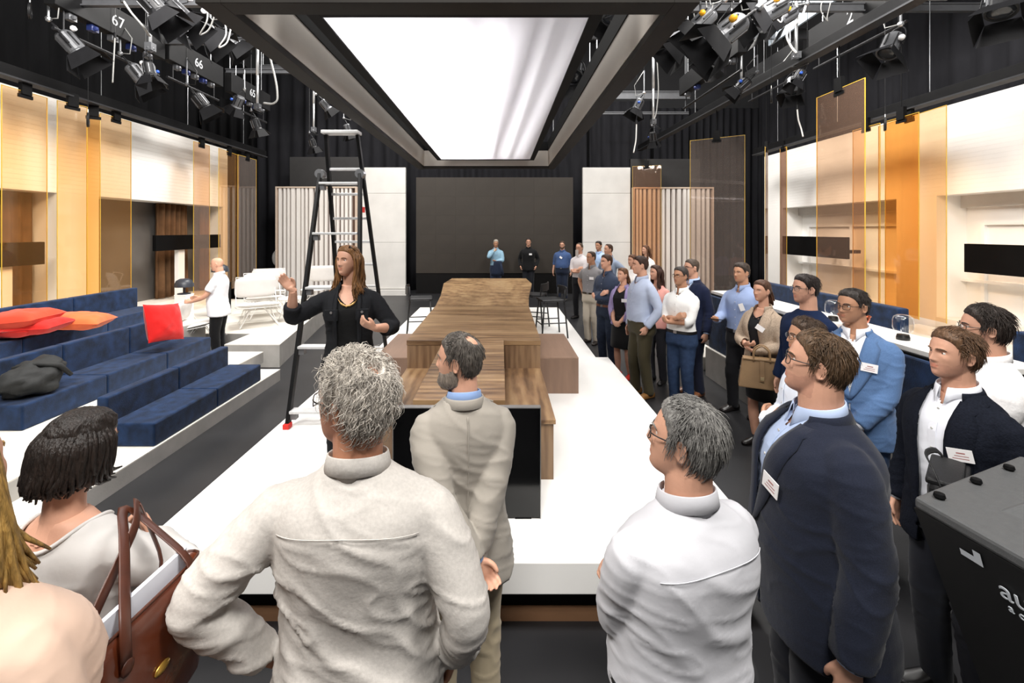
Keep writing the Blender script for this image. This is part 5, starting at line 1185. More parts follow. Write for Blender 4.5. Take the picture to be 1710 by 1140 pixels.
    if collar:
        m_ = band(.22, 2*PI-.22, 40, [(.072, 1.488, 0), (.0675, 1.545, 0), (.0685, 1.552, 0), (.0705, 1.5535, 0), (.073, 1.551, .2), (.0765, 1.535, .5), (.0805, 1.508, 1), (.079, 1.507, 1)])
        o = mesh_obj('collar', fin(m_.verts()), m_.f, cm, r); so = o.modifiers.new('s', 'SOLIDIFY'); so.thickness = .003
        if jfront and lod < 2:
            P = np.array([(0.0, T1.y(0, z_)+.002, z_) for z_ in np.linspace(1.0, 1.44, 12)]); m_ = MB()
            R_ = [np.array([(-.016, 0, 0), (-.016, .003, 0), (.016, .003, 0), (.016, 0, 0)])+p for p in P]; m_.rings(R_); mesh_obj('placket', fin(m_.verts()), m_.f, cm, r, smooth=False)
            for z_ in np.linspace(1.06, 1.42, 5): MB().lathe([(.001, .003), (.005, .003), (.0055, 0), (.001, 0)], 10).build('button', M_btn, r, loc=fin(np.array([(0, T1.y(0, z_)+.006, z_)]))[0], rot=(-PI/2, 0, 0))
    # ---------------- jacket
    if jacket:
        T2 = Torso(fem, g, belly, .017); jm = cloth_mat(jacket, jk); zb = 1.08; hem = .76 if not fem else .86
        def vx(z_):
            if jopen: return np.interp(z_, [.7, 1.0, 1.3, 1.5], [.075, .065, .07, .075]) if jopen is True else np.interp(z_, [.7, 1.0, 1.3, 1.5], jopen)
            return np.interp(z_, [.7, .8, zb-.03, zb, 1.5], [.03, .012, .0, .0, .078])
        cut = (lambda c: ((np.abs(c[:, 0]) < vx(c[:, 2])) & (c[:, 1] > 0)) | ((c[:, 2] > 1.505) & (np.abs(c[:, 0]) < .1)) | ((c[:, 2] > 1.47) & (np.abs(c[:, 0]) < .075) & (c[:, 1] > -.02))) if jfront else (lambda c: (c[:, 2] > 1.51) & (np.abs(c[:, 0]) < .1))
        garment('jacket', T2, hem, 1.53, sleeve if sleeve in ('rolled', 'three') else 'long', .011, jm, cut, .04, wr=wrinkle*.9, solid=.006)
        if jk != 'denim' or True:
            m_ = band(.85 if jfront else .5, 2*PI-(.85 if jfront else .5), 36, [(.084, 1.475, 0), (.079, 1.515, 0), (.08, 1.523, 0), (.083, 1.524, 0), (.087, 1.518, .2), (.099, 1.487, .6), (.097, 1.485, .6)], drop=.02)
            o = mesh_obj('jacket_collar', fin(m_.verts()), m_.f, jm, r); so = o.modifiers.new('s', 'SOLIDIFY'); so.thickness = .004
        if jfront:
            for s in (1, -1):
                zs = np.linspace(zb if not jopen else .9, 1.475, 14); m_ = MB(); RR = []
                for i, z_ in enumerate(zs):
                    t = (z_-zs[0])/(zs[-1]-zs[0]); x0 = float(vx(z_))-.006; wd = (.02+.075*math.sin(min(1, t*1.15)*PI*.62)) if jk != 'denim' else .03
                    if t > .86: wd *= .72
                    xs = np.linspace(x0, x0+wd, 5); RR.append([(s*x, T2.y(x, z_)+.006+.005*math.sin((x-x0)/wd*PI), z_) for x in xs])
                m_.rings(RR, 0, False, False); o = mesh_obj('lapel', fin(m_.verts()), m_.f, jm, r); so = o.modifiers.new('s', 'SOLIDIFY'); so.thickness = .005; so.offset = 0
        for s in (1, -1):
            S, E, Wp, *_ = AR[s]
            if sleeve not in ('rolled', 'three') and collar:
                u = (Wp-E)/np.linalg.norm(Wp-E); m_ = MB().tube([Wp-u*.03, Wp+u*.012], [.036, .036], 16); mesh_obj('shirt_cuff', fin(m_.verts()), m_.f, cm, r)
    TB = Torso(fem, g, belly, .027 if jacket else .012)
    if yoke == 'shirt':
        P = np.array([(x, T1.y(x, 1.375+.012*math.cos(x*9), False)-.0045, 1.375+.012*math.cos(x*9)) for x in np.linspace(-.155*g, .155*g, 30)]); m_ = MB().tube(P, .0014, 5); mesh_obj('yoke_seam', fin(m_.verts()), m_.f, cm, r)
    if yoke == 'jacket':
        T_ = Torso(fem, g, belly, .017); P = np.array([(0, T_.y(0, z_, False)-.005, z_) for z_ in np.linspace(.80, 1.46, 40)]); m_ = MB().tube(P, .0022, 5); mesh_obj('back_seam', fin(m_.verts()), m_.f, cloth_mat(jacket, jk), r)
    if badge:
        bx, bz = badge[:2]; T_ = TB; y_ = T_.y(bx, bz)+.004; e = .01; tn = np.array([1, (T_.y(bx+e, bz)-T_.y(bx-e, bz))/(2*e), 0]); tz = np.array([0, (T_.y(bx, bz+e)-T_.y(bx, bz-e))/(2*e), 1]); tn /= np.linalg.norm(tn); tz /= np.linalg.norm(tz); nn = np.cross(tz, tn); nn /= np.linalg.norm(nn)
        rot = badge[2] if len(badge) > 2 else 0; t1 = tn*math.cos(rot)+tz*math.sin(rot); t2 = np.cross(nn, t1)*-1
        if t2[2] < 0: t2 = -t2
        A = np.stack([t1, t2, -nn if nn[1] < 0 else nn], 1); M_ = mat4(A, (bx, y_, bz)); m_ = MB().box(-.043, .043, -.027, .027, 0, .003, M=M_); o = MB().add(fin(m_.verts()), m_.f).build('name_badge', M_badge, r)
        if lod == 0:
            m_ = MB()
            for q, (a0, a1) in enumerate([(-.018, .012), (-.028, .02), (-.028, .028)]): m_.box(a0, a1, .006-q*.011, .0095-q*.011 if q else .012, .003, .0034, M=M_)
            MB().add(fin(m_.verts()), m_.f).build('print', M_badgeink, o)
    # ---------------- trousers / skirt / shoes
    bm_ = cloth_mat(bc, bk)
    if bottom in ('trousers',):
        T3 = Torso(fem, g, belly*.6, .007 if tuck else .0); m_ = T3.loft(.82, 1.0 if not (jacket or not tuck) else .97)
        for s in (1, -1):
            Hp, K, A_ = LEG[s]; path = smoothpath([Hp+np.array([0, 0, .05]), Hp+np.array([0, 0, -.04]), K, A_+np.array([0, -.005, -.045])], 20, 2)
            m_.tube(path, np.interp(np.linspace(0, 1, 20), [0, .15, .5, .8, 1], [.098, .099, .075, .066, .062])*(.92 if fem else 1)*(1+(g-1)*.6)*legw, 20)
        V, F = remesh(m_, VX[0]*(1.15 if legvis else 1.7), 2); F = np.asarray(F); N_ = vnormals(V, F); c1 = (1-np.abs(vnoise(V*np.array([6, 6, 17])+seed*2+V[:, [1, 0, 2]]*5)))**5
        kn = .3+np.exp(-((V[:, 2]-.48)/.14)**2)+.9*sstep(.28, .08, V[:, 2]); V = V+N_*(.006*c1*kn)[:, None]
        mesh_obj('trousers', fin(V), F, bm_, r)
    elif bottom == 'skirt':
        T3 = Torso(fem, g, 0, .008); ph = np.linspace(0, 2*PI, 36, endpoint=False); RR = []
        for z_ in np.linspace(.52, 1.0, 14):
            hw, hd, yo = T3.sec(max(z_, .82)); fl = 1-.06*sstep(.8, .5, z_); RR.append(np.stack([hw*fl*np.cos(ph), yo+hd*fl*np.sin(ph), np.full(36, z_)], 1))
        m_ = MB().rings(RR); mesh_obj('skirt', fin(m_.verts()), m_.f, bm_, r)
    if belt:
        T3 = Torso(fem, g, belly*.6, .012); hw, hd, yo = T3.sec(.985); ph = np.linspace(0, 2*PI, 40, endpoint=False); sx = np.sign(np.cos(ph))*np.abs(np.cos(ph))**(2/2.4); sy = np.sign(np.sin(ph))*np.abs(np.sin(ph))**(2/2.4)
        m_ = MB().rings([np.stack([hw*sx, yo+hd*sy, np.full(40, z_)], 1) for z_ in (.968, 1.002)], 0, True); o = mesh_obj('belt', fin(m_.verts()), m_.f, mat('belt_%d_%d_%d' % belt, belt, .4, var=.1), r, smooth=False)
        m_ = MB().box(-.022, .022, yo+hd-.002, yo+hd+.006, .967, 1.003); MB().add(fin(m_.verts()), m_.f).build('buckle', M_metal, o)
    for i, s in enumerate((1, -1)):
        A_ = LEG[s][2]; m_ = MB(); RR = []; ph = np.linspace(0, 2*PI, 16, endpoint=False); to = s*.18
        for (y_, hw, zt2, zb_) in [(-.085, .018, .055, .012), (-.075, .03, .08, 0), (-.03, .036, .1, 0), (.02, .037, .09, 0), (.07, .043, .07, 0), (.12, .047, .055, 0), (.16, .04, .045, .003), (.185, .022, .034, .008)]:
            zc, hz = (zt2+zb_)/2, (zt2-zb_)/2
            RR.append(np.stack([hw*np.sign(np.cos(ph))*np.abs(np.cos(ph))**.7, np.full(16, y_), zc+hz*np.sign(np.sin(ph))*np.abs(np.sin(ph))**.7], 1))
        V = np.array(RR); k = V.shape; V = V.reshape(-1, 3)*(.9 if fem else 1); V = V@rotz(-to).T; V[:, :2] += A_[:2]; V = V.reshape(k)
        m_.rings(V); ob = mesh_obj('shoe', fin(m_.verts()), m_.f, mat('shoe_%d_%d_%d' % shoe, shoe, .35, var=.15, vscale=20), r)
    if extra: extra(r, dict(AR=AR, fin=fin, T1=T1, T2=Torso(fem, g, belly, .02), hp=hp, sc=sc, cm=cm, HMs=HMs))
    return r
# ------------------------------------------------------------------ foreground audience, seen from behind
person('blonde person in a peach top at the lower left frame edge', -.99, .86, -.1, h=1.8, fem=1, g=1.22, skin='pink', hair='long', hcol=(176, 138, 74), tc=(216, 186, 166), tk='cotton', collar=False, tuck=False,
       bc=(70, 66, 64), arms=('down', 'down'), lean=(0, -.10), head=(.1, 0, -.12), lod=0, wave=.004, splay=-.01, wrinkle=.004, eyes=True)
WOMAN_BOB = (-1.23, 1.3)
person('woman with dark bobbed hair in a white blouse carrying a brown tote', WOMAN_BOB[0], WOMAN_BOB[1], -.12, h=1.645, fem=1, g=1.12, skin='pink', hair='bob', hcol=(40, 32, 28), hthick=(.012, .006, .008), strand=0, tc=(204, 201, 198),
       collar=False, tuck=False, scoop=(1.40, 1.42, .105), bc=(60, 62, 70), arms=(((.11, .16, 1.30), (1, .1, -.5), (-.55, .1, .8), (-.4, -.8, 0), .9), 'down'), head=(-.2, -.08, .05), lod=0, wrinkle=.005)
person('man with curly grey hair and glasses in a crumpled linen shirt, hands on hips', -.40, 1.29, .02, h=1.79, g=1.16, belly=.03, skin='ruddy', hair='short', hcol=(226, 217, 205), hthick=(.022, .015, .022), strand=2600, curl=.009, slen=.04, strandw=.0017, spot=.022,
       brow=(150, 140, 130), glasses='std', tc=(194, 189, 183), tk='linen', tuck=False, bc=(40, 40, 43), arms=('pocket', 'hip'), head=(1.2, .06, 0), lod=0, yoke='shirt', wrinkle=.0065, stub=True)
person('man with grey beard in a beige grey jacket holding his hands behind him', -.16, 1.98, .22, h=1.71, g=.98, skin='pink', hair='short', hcol=(104, 97, 90), hthick=(0.0087, 0.0056, 0.0099), strand=1600, slen=.03, spot=.036, brow=(110, 100, 92), beard=((150, 138, 126), .012),
       tc=(136, 162, 206), jacket=(152, 146, 137), jk='cotton', bc=(178, 164, 138), arms=(((.0, -.2, .90), (1, -.5, .1), (.1, -.25, -1), (.05, -1, .1), .25), ((-.01, -.23, .94), (1, -.5, .1), (-.6, -.1, -.75), (.1, -1, .2), .7)), head=(1.15, .02, 0), lod=0, yoke='jacket', legvis=True, wrinkle=.005, shoe=(80, 60, 44))
person('man with grey hair and glasses in a white shirt, arms crossed, seen from behind', .52, 1.29, .38, h=1.675, g=1.16, belly=.05, skin='pink', hair='short', hcol=(140, 138, 134), hthick=(0.0136, 0.0081, 0.0124), strand=2400, slen=.04, glasses='std', tc=(198, 198, 203),
       bc=(20, 22, 30), arms=('crossA', 'crossB'), head=(.62, .16, .03), lod=0, yoke='shirt', wrinkle=.004, belt=(20, 20, 22))
person('tall man in a dark navy suit jacket with name badge, glasses and pale blue shirt', 1.17, 1.69, 1.35, h=1.775, g=1.26, belly=.04, skin='pink', hair='short', hcol=(104, 80, 58), hthick=(0.0124, 0.0068, 0.0112), strand=2200, slen=.035, glasses='std', tc=(172, 188, 218),
       jacket=(31, 35, 48), jk='wool', bc=(24, 26, 34), arms=('down', 'down'), head=(-.3, .16, 0), lod=0, wrinkle=.004, badge=(-.11, 1.27, .12), stub=True)
person('man in a dark blazer over a white shirt with name badge and shoulder bag', 2.1, 2.1, 1.72, h=1.70, g=1.0, skin='pink', hair='short', hcol=(116, 86, 62), hthick=(0.0136, 0.0062, 0.0093), strand=1800, slen=.04, tc=(236, 238, 246), jacket=(21, 24, 33), jk='tweed', jopen=(.06, .06, .065, .075),
       bc=(32, 34, 42), arms=('down', 'down'), head=(-.2, .05, 0), lod=0, wrinkle=.004, badge=(-.12, 1.26, -.2), stub=True)
person('man with dark hair and glasses in a white dotted shirt at the right edge', 2.62, 2.45, 1.25, h=1.745, g=1.0, skin='pink', hair='short', hcol=(58, 48, 42), hthick=(0.0174, 0.0074, 0.0112), strand=1600, slen=.045, glasses='std', tc=(236, 234, 234), tk='linen', tuck=False,
       bc=(60, 66, 84), arms=('crossA', 'crossB'), head=(-.2, .02, 0), lod=0, wrinkle=.004, stub=True)
person('man in a light blue blazer with name badge and open white shirt', 2.44, 3.13, 2.3, h=1.755, g=1.06, belly=.03, skin='tan', hair='short', hcol=(62, 54, 50), hthick=(0.0099, 0.0056, 0.0087), strand=900, slen=.03, glasses='std', tc=(240, 241, 246), jacket=(84, 112, 152), jk='wool',
       bc=(60, 84, 122), arms=('clasp', 'clasp'), head=(-.5, -.02, 0), lod=0, wrinkle=.004, badge=(-.10, 1.30, .1))
person('short man with glasses in a pale shirt, arms crossed, half hidden by the navy suit', 1.83, 2.72, 1.3, h=1.63, g=1.05, skin='tan', hair='short', hcol=(84, 66, 52), hthick=(0.0186, 0.0099, 0.0112), strand=900, slen=.045, glasses='std', tc=(226, 233, 246), bc=(70, 66, 70),
       arms=('crossA', 'crossB'), head=(.05, .04, 0), lod=0, wrinkle=.004)
# ------------------------------------------------------------------ standing audience along the right
person('man with glasses in a navy crew neck sweater beside the counter', 2.57, 3.82, 1.75, h=1.785, g=1.08, skin='pink', hair='short', hcol=(48, 38, 34), hthick=(0.0124, 0.0062, 0.0093), glasses='std', tc=(28, 40, 68), tk='knit', collar=False, tuck=False, bc=(36, 38, 48), head=(-.15, .02, 0), lod=1, stub=True, strand=500, slen=.035)
person('woman with a beige blazer and large tan handbag on her arm', 2.66, 4.62, 2.0, h=1.66, fem=1, skin='pink', hair='pony', hcol=(92, 60, 42), tc=(24, 25, 30), collar=False, scoop=(1.38, 1.44, .1), jacket=(170, 152, 134), jk='tweed', jopen=(.05, .055, .065, .07), bottom='skirt', bc=(18, 18, 20), bare=True,
       arms=('hold', ((.06, .21, 1.06), (.9, -.3, -.8), (-1, .1, .1), (0, -.4, 1), .7)), head=(-.05, 0, 0), lod=1, badge=(-.09, 1.3, .5), shoe=(24, 20, 20))
person('man in a light blue shirt looking up from his dark phone', 2.92, 5.5, 2.05, h=1.765, g=1.0, skin='tan', hair='short', hcol=(66, 54, 46), hthick=(0.0174, 0.0087, 0.0112), tc=(142, 159, 196), bc=(22, 22, 26), belt=(20, 18, 18), arms=('phone', 'down'), head=(-.1, 0, 0), lod=1, badge=(-.085, 1.28, 1.2), shoe=(30, 26, 26), legs=((0, .05), (.05, -.02)))
person('man in a white shirt with rolled sleeves and crossed arms, blue jeans', 2.23, 5.62, 2.2, h=1.71, g=1.02, skin='tan', hair='short', hcol=(74, 66, 62), hthick=(0.0124, 0.0074, 0.0099), glasses='std', tc=(244, 244, 242), sleeve='rolled', bc=(46, 62, 90), bk='denim', belt=(26, 24, 24), arms=('crossA', 'crossB'), head=(-.15, .05, 0), lod=1, shoe=(84, 44, 34), bare=True)
person('man in a navy suit half hidden behind the white shirt man', 2.58, 6.12, 1.95, h=1.775, g=1.02, skin='pink', hair='short', hcol=(92, 78, 66), hthick=(0.0074, 0.0050, 0.0062), glasses='std', tc=(180, 200, 232), jacket=(26, 32, 54), bc=(22, 26, 44), arms=('down', 'down'), head=(-.2, 0, 0), lod=1, shoe=(120, 76, 50))
person('man in a pale blue shirt and olive trousers, hand in pocket', 1.87, 6.06, 1.8, h=1.815, g=1.06, belly=.04, skin='pink', hair='short', hcol=(66, 46, 38), tc=(176, 187, 210), bc=(66, 60, 42), belt=(70, 58, 46), arms=('down', 'pocket'), head=(-.2, .02, 0), lod=1, shoe=(132, 92, 48), legs=((.02, .03), (0, -.03)))
person('woman with long brown hair in a pink top behind the pale blue shirt', 2.27, 6.62, 2.2, h=1.66, fem=1, skin='pink', hair='long', hcol=(74, 48, 38), tc=(222, 160, 150), collar=False, tuck=False, bc=(40, 40, 46), head=(-.3, 0, 0), lod=1, scoop=(1.38, 1.45, .1))
person('smiling woman in a black dress with lavender cardigan, hands joined', 1.83, 6.8, 2.35, h=1.605, fem=1, skin='pink', hair='pony', hcol=(120, 84, 58), top='dress', tc=(15, 15, 17), sleeve='short', collar=False, scoop=(1.38, 1.44, .1), jacket=(146, 134, 174), jk='knit', jopen=(.12, .12, .11, .08),
       bottom=None, bare=True, arms=('clasp', 'clasp'), head=(-.25, .05, 0), lod=1, shoe=(204, 52, 40), badge=(-.11, 1.28))
person('man in a dark blue shirt and trousers with crossed arms', 1.72, 7.35, 2.2, h=1.77, skin='pink', hair='short', hcol=(78, 54, 40), tc=(52, 62, 82), bc=(46, 54, 70), belt=(120, 74, 50), arms=('crossA', 'crossB'), head=(-.2, 0, 0), lod=1, shoe=(28, 24, 24), bk='denim')
person('man in a grey polo shirt and cream trousers, hand on hip', 1.78, 8.9, 2.35, h=1.745, g=1.05, skin='tan', hair='recede', hcol=(78, 62, 52), tc=(134, 132, 134), sleeve='short', bc=(190, 180, 164), belt=(56, 48, 40), arms=('hip', 'hip'), head=(-.3, 0, 0), lod=1, badge=(-.09, 1.28), shoe=(40, 34, 32), bare=True)
person('woman with tied back hair in a white top behind the black dress', 2.45, 8.4, 2.3, h=1.72, fem=1, skin='pink', hair='pony', hcol=(112, 74, 48), tc=(232, 228, 226), collar=False, tuck=False, bc=(50, 50, 56), head=(-.35, 0, 0), lod=2)
person('woman with long brown hair standing highest before the slatted panel', 3.68, 11.5, 2.2, h=1.79, fem=1, skin='pink', hair='long', hcol=(104, 68, 44), tc=(240, 238, 236), collar=False, tuck=False, bc=(40, 40, 46), head=(-.3, 0, 0), lod=2)
person('man in a grey blue shirt leaning left behind the crossed arms man', 2.5, 10.5, 2.2, h=1.84, skin='pink', hair='recede', hcol=(84, 60, 46), tc=(146, 160, 182), bc=(50, 54, 66), arms=('hip', 'hip'), head=(-.3, 0, 0), lod=2)
person('man in a pale blue shirt standing before the right white panel', 2.72, 12.6, 2.6, h=1.86, skin='tan', hair='short', hcol=(46, 36, 32), tc=(176, 202, 238), bc=(40, 44, 54), arms=('down', 'down'), head=(-.2, 0, 0), lod=2)
person('man with glasses in a pale striped shirt and black trousers, arms crossed', 1.98, 11.4, 2.5, h=1.84, skin='pink', hair='recede', hcol=(96, 78, 64), glasses='std', tc=(226, 220, 222), sleeve='rolled', bc=(26, 26, 30), arms=('crossA', 'crossB'), head=(-.1, 0, 0), lod=2, legs=((.0, .0), (.12, .1)), bare=True)
person('bearded man in a mid blue shirt with a white badge near the video wall', 1.95, 14.4, 2.75, h=1.82, g=1.12, belly=.05, skin='pink', hair='short', hcol=(88, 66, 52), beard=((96, 74, 60), .006), glasses='std', tc=(62, 84, 126), bc=(34, 42, 60), belt=(40, 36, 34), arms=('down', 'down'), head=(.1, 0, 0), lod=2, badge=(.0, 1.3, .6), sleeve='rolled', bare=True)
person('man in a black sweater over a white collar, thumbs in his pockets', .93, 15.2, 2.95, h=1.9, g=1.08, skin='pink', hair='short', hcol=(56, 44, 38), glasses='std', tc=(16, 16, 18), tuck=False, bc=(26, 28, 34), arms=('pocket', 'pocket'), head=(.1, 0, 0), lod=2, badge=(-.08, 1.3))
person('white haired man in a light blue shirt drinking, jacket over his arm', -.16, 15.2, 3.1, h=1.86, g=1.0, skin='tan', hair='short', hcol=(200, 192, 178), tc=(142, 178, 200), bc=(44, 54, 76), arms=('drink', 'hold'), head=(.1, -.15, 0), lod=2)
# ------------------------------------------------------------------ the speaking woman and the bald man
def necklace(r, k):
    a = np.linspace(-1.25, 1.25, 22); P = np.stack([.085*np.sin(a)/math.sin(1.25), .035+.075*np.cos(a*.9), 1.475-.125*np.cos(a*.75)**2], 1)
    P[:, 1] = [max(p[1], k['T1'].y(p[0], min(p[2], 1.44))+.006) for p in P]
    rad = np.where(np.abs(a) < .55, .0075+.003*np.sin(a*30), .0025); MB().tube(k['fin'](P), rad, 8).build('necklace', mat('golden_beads', (190, 150, 92), .35, .4, var=.3, vscale=60), r, smooth=True)
    for s, z_ in ((1, 1.30), (-1, 1.30)):
        x = .105*s; y_ = k['T2'].y(x, z_)+.002; m_ = MB().box(x-.045, x+.045, y_-.012, y_+.007, z_-.05, z_+.03); MB().add(k['fin'](m_.verts()), m_.f).build('chest_pocket', cloth_mat((30, 31, 34), 'denim'), r, bevel=.004)
        MB().lathe([(.001, .004), (.008, .004), (.009, 0), (.001, 0)], 12).build('metal_button', M_metal, r, loc=k['fin'](np.array([(x, y_+.008, z_+.01)]))[0], rot=(-PI/2, 0, 0))
person('woman in a black denim jacket speaking and pointing with her raised hand', -1.06, 3.2, 3.32, h=1.645, z=.414, fem=1, g=1.0, skin='pink', hair='long', hcol=(140, 98, 58), hthick=(.012, .010, .013), glasses='sun', tc=(13, 13, 14), collar=False, scoop=(1.345, 1.45, .105),
       jacket=(29, 30, 33), jk='denim', jopen=(.085, .075, .075, .075), sleeve='three', tuck=False, bc=(22, 23, 26), bk='denim', bare=True,
       arms=(((.355, .16, 1.475), (1, -.1, -1), (.6, .15, .75), (-.35, .9, .1), .22), ((.20, .25, 1.21), (.8, -.4, -.8), (-.75, .3, .45), (-.2, -.6, .8), .55)), head=(-.55, .02, 0), lod=0, wave=.015, splay=.05, extra=necklace, wrinkle=.004)
person('bald man in a white short sleeved shirt carrying a white chair', -4.72, 7.62, 1.75, h=1.71, g=1.08, belly=.04, skin='pink', hair='bald', brow=(150, 110, 80), tc=(236, 236, 240), sleeve='short', bc=(16, 16, 18), tuck=False, arms=(((.16, .38, 1.08), (.5, -.8, -.5), (-.2, 1, .1), (-.8, 0, -.3), .6), ((.16, .36, 1.06), (.5, -.8, -.5), (-.2, 1, .1), (-.8, 0, -.3), .6)),
       head=(.1, -.08, 0), lod=1, bare=True)

# ================================================================== things carried
def tote():
    m = mat('brown_glossy_leather', (94, 44, 24), .25, var=.35, vscale=5, bump=.1, bscale=40, coat=.3); md = mat('dark_brown_strap', (72, 36, 22), .4, var=.2, vscale=20)
    r = thing('leather_tote', 'brown glossy leather tote bag with a gold clasp hanging from a shoulder', 'bag', (-.885, 1.12, 1.0)); r.rotation_euler = (0, 0, PI/2-.08)
    n = 20; RR = []
    for z_, w_, d_ in [(0, .145, .05), (.01, .155, .055), (.12, .165, .055), (.25, .172, .04), (.29, .175, .028)]:
        a = np.linspace(0, 2*PI, n, endpoint=False); RR.append(np.stack([w_*np.sign(np.cos(a))*np.abs(np.cos(a))**.4, d_*np.sign(np.sin(a))*np.abs(np.sin(a))**.6, np.full(n, z_)], 1))
    o = MB().rings(RR, 0, False).add(RR[0], [tuple(range(n))[::-1]]).build('body', m, r, smooth=True); so = o.modifiers.new('s', 'SOLIDIFY'); so.thickness = .004
    MB().tube(np.concatenate([RR[-1], RR[-1][:1]]), .004, 6).build('rim', md, r, smooth=True)
    MB().ball((.0, -.056, .13), .016, 12, 0, (1.5, .3, .8)).build('gold_clasp', mat('gold_clasp', (222, 178, 84), .3, .8, var=.05), r, smooth=True)
    for y in (-.045, .045):
        P = smoothpath([(-.09, y*1.1, .22), (-.09, y*1.0, .30), (.08+y*.5, .10, .42), (.14+y*.5, .17, .45), (.15+y*.3, .16, .43), (.12, y*1.0, .30), (.10, y*1.1, .22)], 26, 2)
        MB().tube(P, .015, 8, flat=.22).build('strap', md, r, smooth=True)
        for x in (-.09, .10): MB().ball((x, y*1.15, .215), .018, 10, 0, (1, .25, 1)).build('strap_patch', md, r, smooth=True)
    MB().box(-.15, .14, -.006, .006, .08, .325).build('paper_folder', mat('pale_folder', (226, 230, 240), .5, var=.04), r)
tote()
def handbag():
    m = mat('tan_leather', (140, 112, 80), .5, var=.1, vscale=8, bump=.08, bscale=90)
    c = (2.5, 4.36, .70); r = thing('tan_handbag', 'large tan structured handbag hanging from the beige blazer arm', 'bag', c, -.45)
    P = [(-.2, 0), (.2, 0), (.165, .27), (-.165, .27)]
    v = [(x, -.075, z_) for x, z_ in P]+[(x, .075, z_) for x, z_ in P]; v[2] = (.165, -.035, .27); v[3] = (-.165, -.035, .27); v[6] = (.165, .035, .27); v[7] = (-.165, .035, .27)
    MB().add(v, [(0, 1, 2, 3), (5, 4, 7, 6), (1, 5, 6, 2), (4, 0, 3, 7), (3, 2, 6, 7), (4, 5, 1, 0)]).build('body', m, r, bevel=.012)
    MB().box(-.02, .02, -.092, -.06, .06, .25, M=mat4(rotx(-.14), (0, 0, .0))).build('front_strap', m, r, bevel=.003)
    MB().box(-.16, .16, -.05, .05, .262, .278).build('top_flap', m, r, bevel=.004); MB().box(-.015, .015, -.092, -.084, .09, .12).build('clasp', mat('pale_clasp', (200, 180, 140), .4, .5), r)
    for y in (-.045, .045): MB().tube(smoothpath([(-.07, y, .25), (-.065, y, .36), (0, y*.6, .41), (.065, y, .36), (.07, y, .25)], 16, 1), .008, 6).build('handle', m, r, smooth=True)
handbag()
def phone(loc, rot, lab, m=M_blackgloss):
    r = thing('phone', lab, 'phone', loc); r.rotation_euler = rot; MB().box(-.036, .036, -.074, .074, -.004, .004).build('case', m, r, bevel=.003); MB().box(-.033, .033, -.07, .07, .004, .0046).build('screen', M_blackgloss, r)
phone((2.50, 5.30, 1.168), (.1, .1, 1.7), 'dark smartphone held by the light blue shirt man')
phone((1.86, 11.1, 1.66), (1.5, 0, 2.9), 'pale smartphone held up beside the pale striped shirt', mat('pale_phone', (200, 190, 184), .3))
r = thing('drinking_glass', 'tall clear drinking glass held by the white haired man', 'glass', (-.2, 14.98, 1.5)); MB().lathe([(.001, 0), (.03, 0), (.036, .13), (.033, .13), (.028, .008), (.001, .008)], 18).build('tumbler', M_clear, r, smooth=True); MB().lathe([(.001, .009), (.028, .009), (.032, .08), (.001, .08)], 18).build('drink', mat('pale_drink', (220, 214, 196), .1), r, smooth=True)
def arm_jacket():
    r = thing('draped_jacket', 'dark blue jacket draped over the arm of the white haired man', 'jacket', (-.1, 14.92, .72)); n = 30; RR = []
    for z_, w_, d_ in [(0, .2, .03), (.1, .21, .035), (.25, .17, .04), (.38, .14, .05), (.46, .13, .05), (.49, .1, .03)]:
        a = np.linspace(0, 2*PI, n, endpoint=False); RR.append(np.stack([(w_+.012*np.sin(a*5+z_*6))*np.cos(a)+.05*(z_-.3), (d_+.012*np.sin(a*6+z_*4))*np.sin(a), np.full(n, z_)], 1))
    MB().rings(RR).build('cloth', cloth_mat((40, 48, 66), 'wool'), r, smooth=True); MB().tube([(.1, -.03, .4), (.14, -.04, .2), (.13, -.03, .02)], [.03, .035, .03], 10).build('sleeve', cloth_mat((40, 48, 66), 'wool'), r, smooth=True)
arm_jacket()
def shoulder_bag():
    m = mat('black_nylon', (18, 18, 20), .55, var=.2, vscale=30, bump=.2, bscale=120); r = thing('shoulder_bag', 'black nylon shoulder bag at the hip of the dark blazer man', 'bag', (1.86, 1.9, .98), .75)
    MB().box(-.15, .15, -.05, .05, 0, .21).build('body', m, r, bevel=.025); MB().box(-.14, .14, -.07, -.05, .09, .215).build('flap', m, r, bevel=.008); MB().box(-.145, .145, -.055, .055, .2, .225).build('zip_top', m, r, bevel=.008)
    MB().tube(smoothpath([(-.15, 0, .18), (-.13, .03, .26), (0, .07, .27), (.13, .03, .26), (.15, 0, .18)], 14, 2), .012, 6, flat=.3).build('strap', m, r, smooth=True)
shoulder_bag()
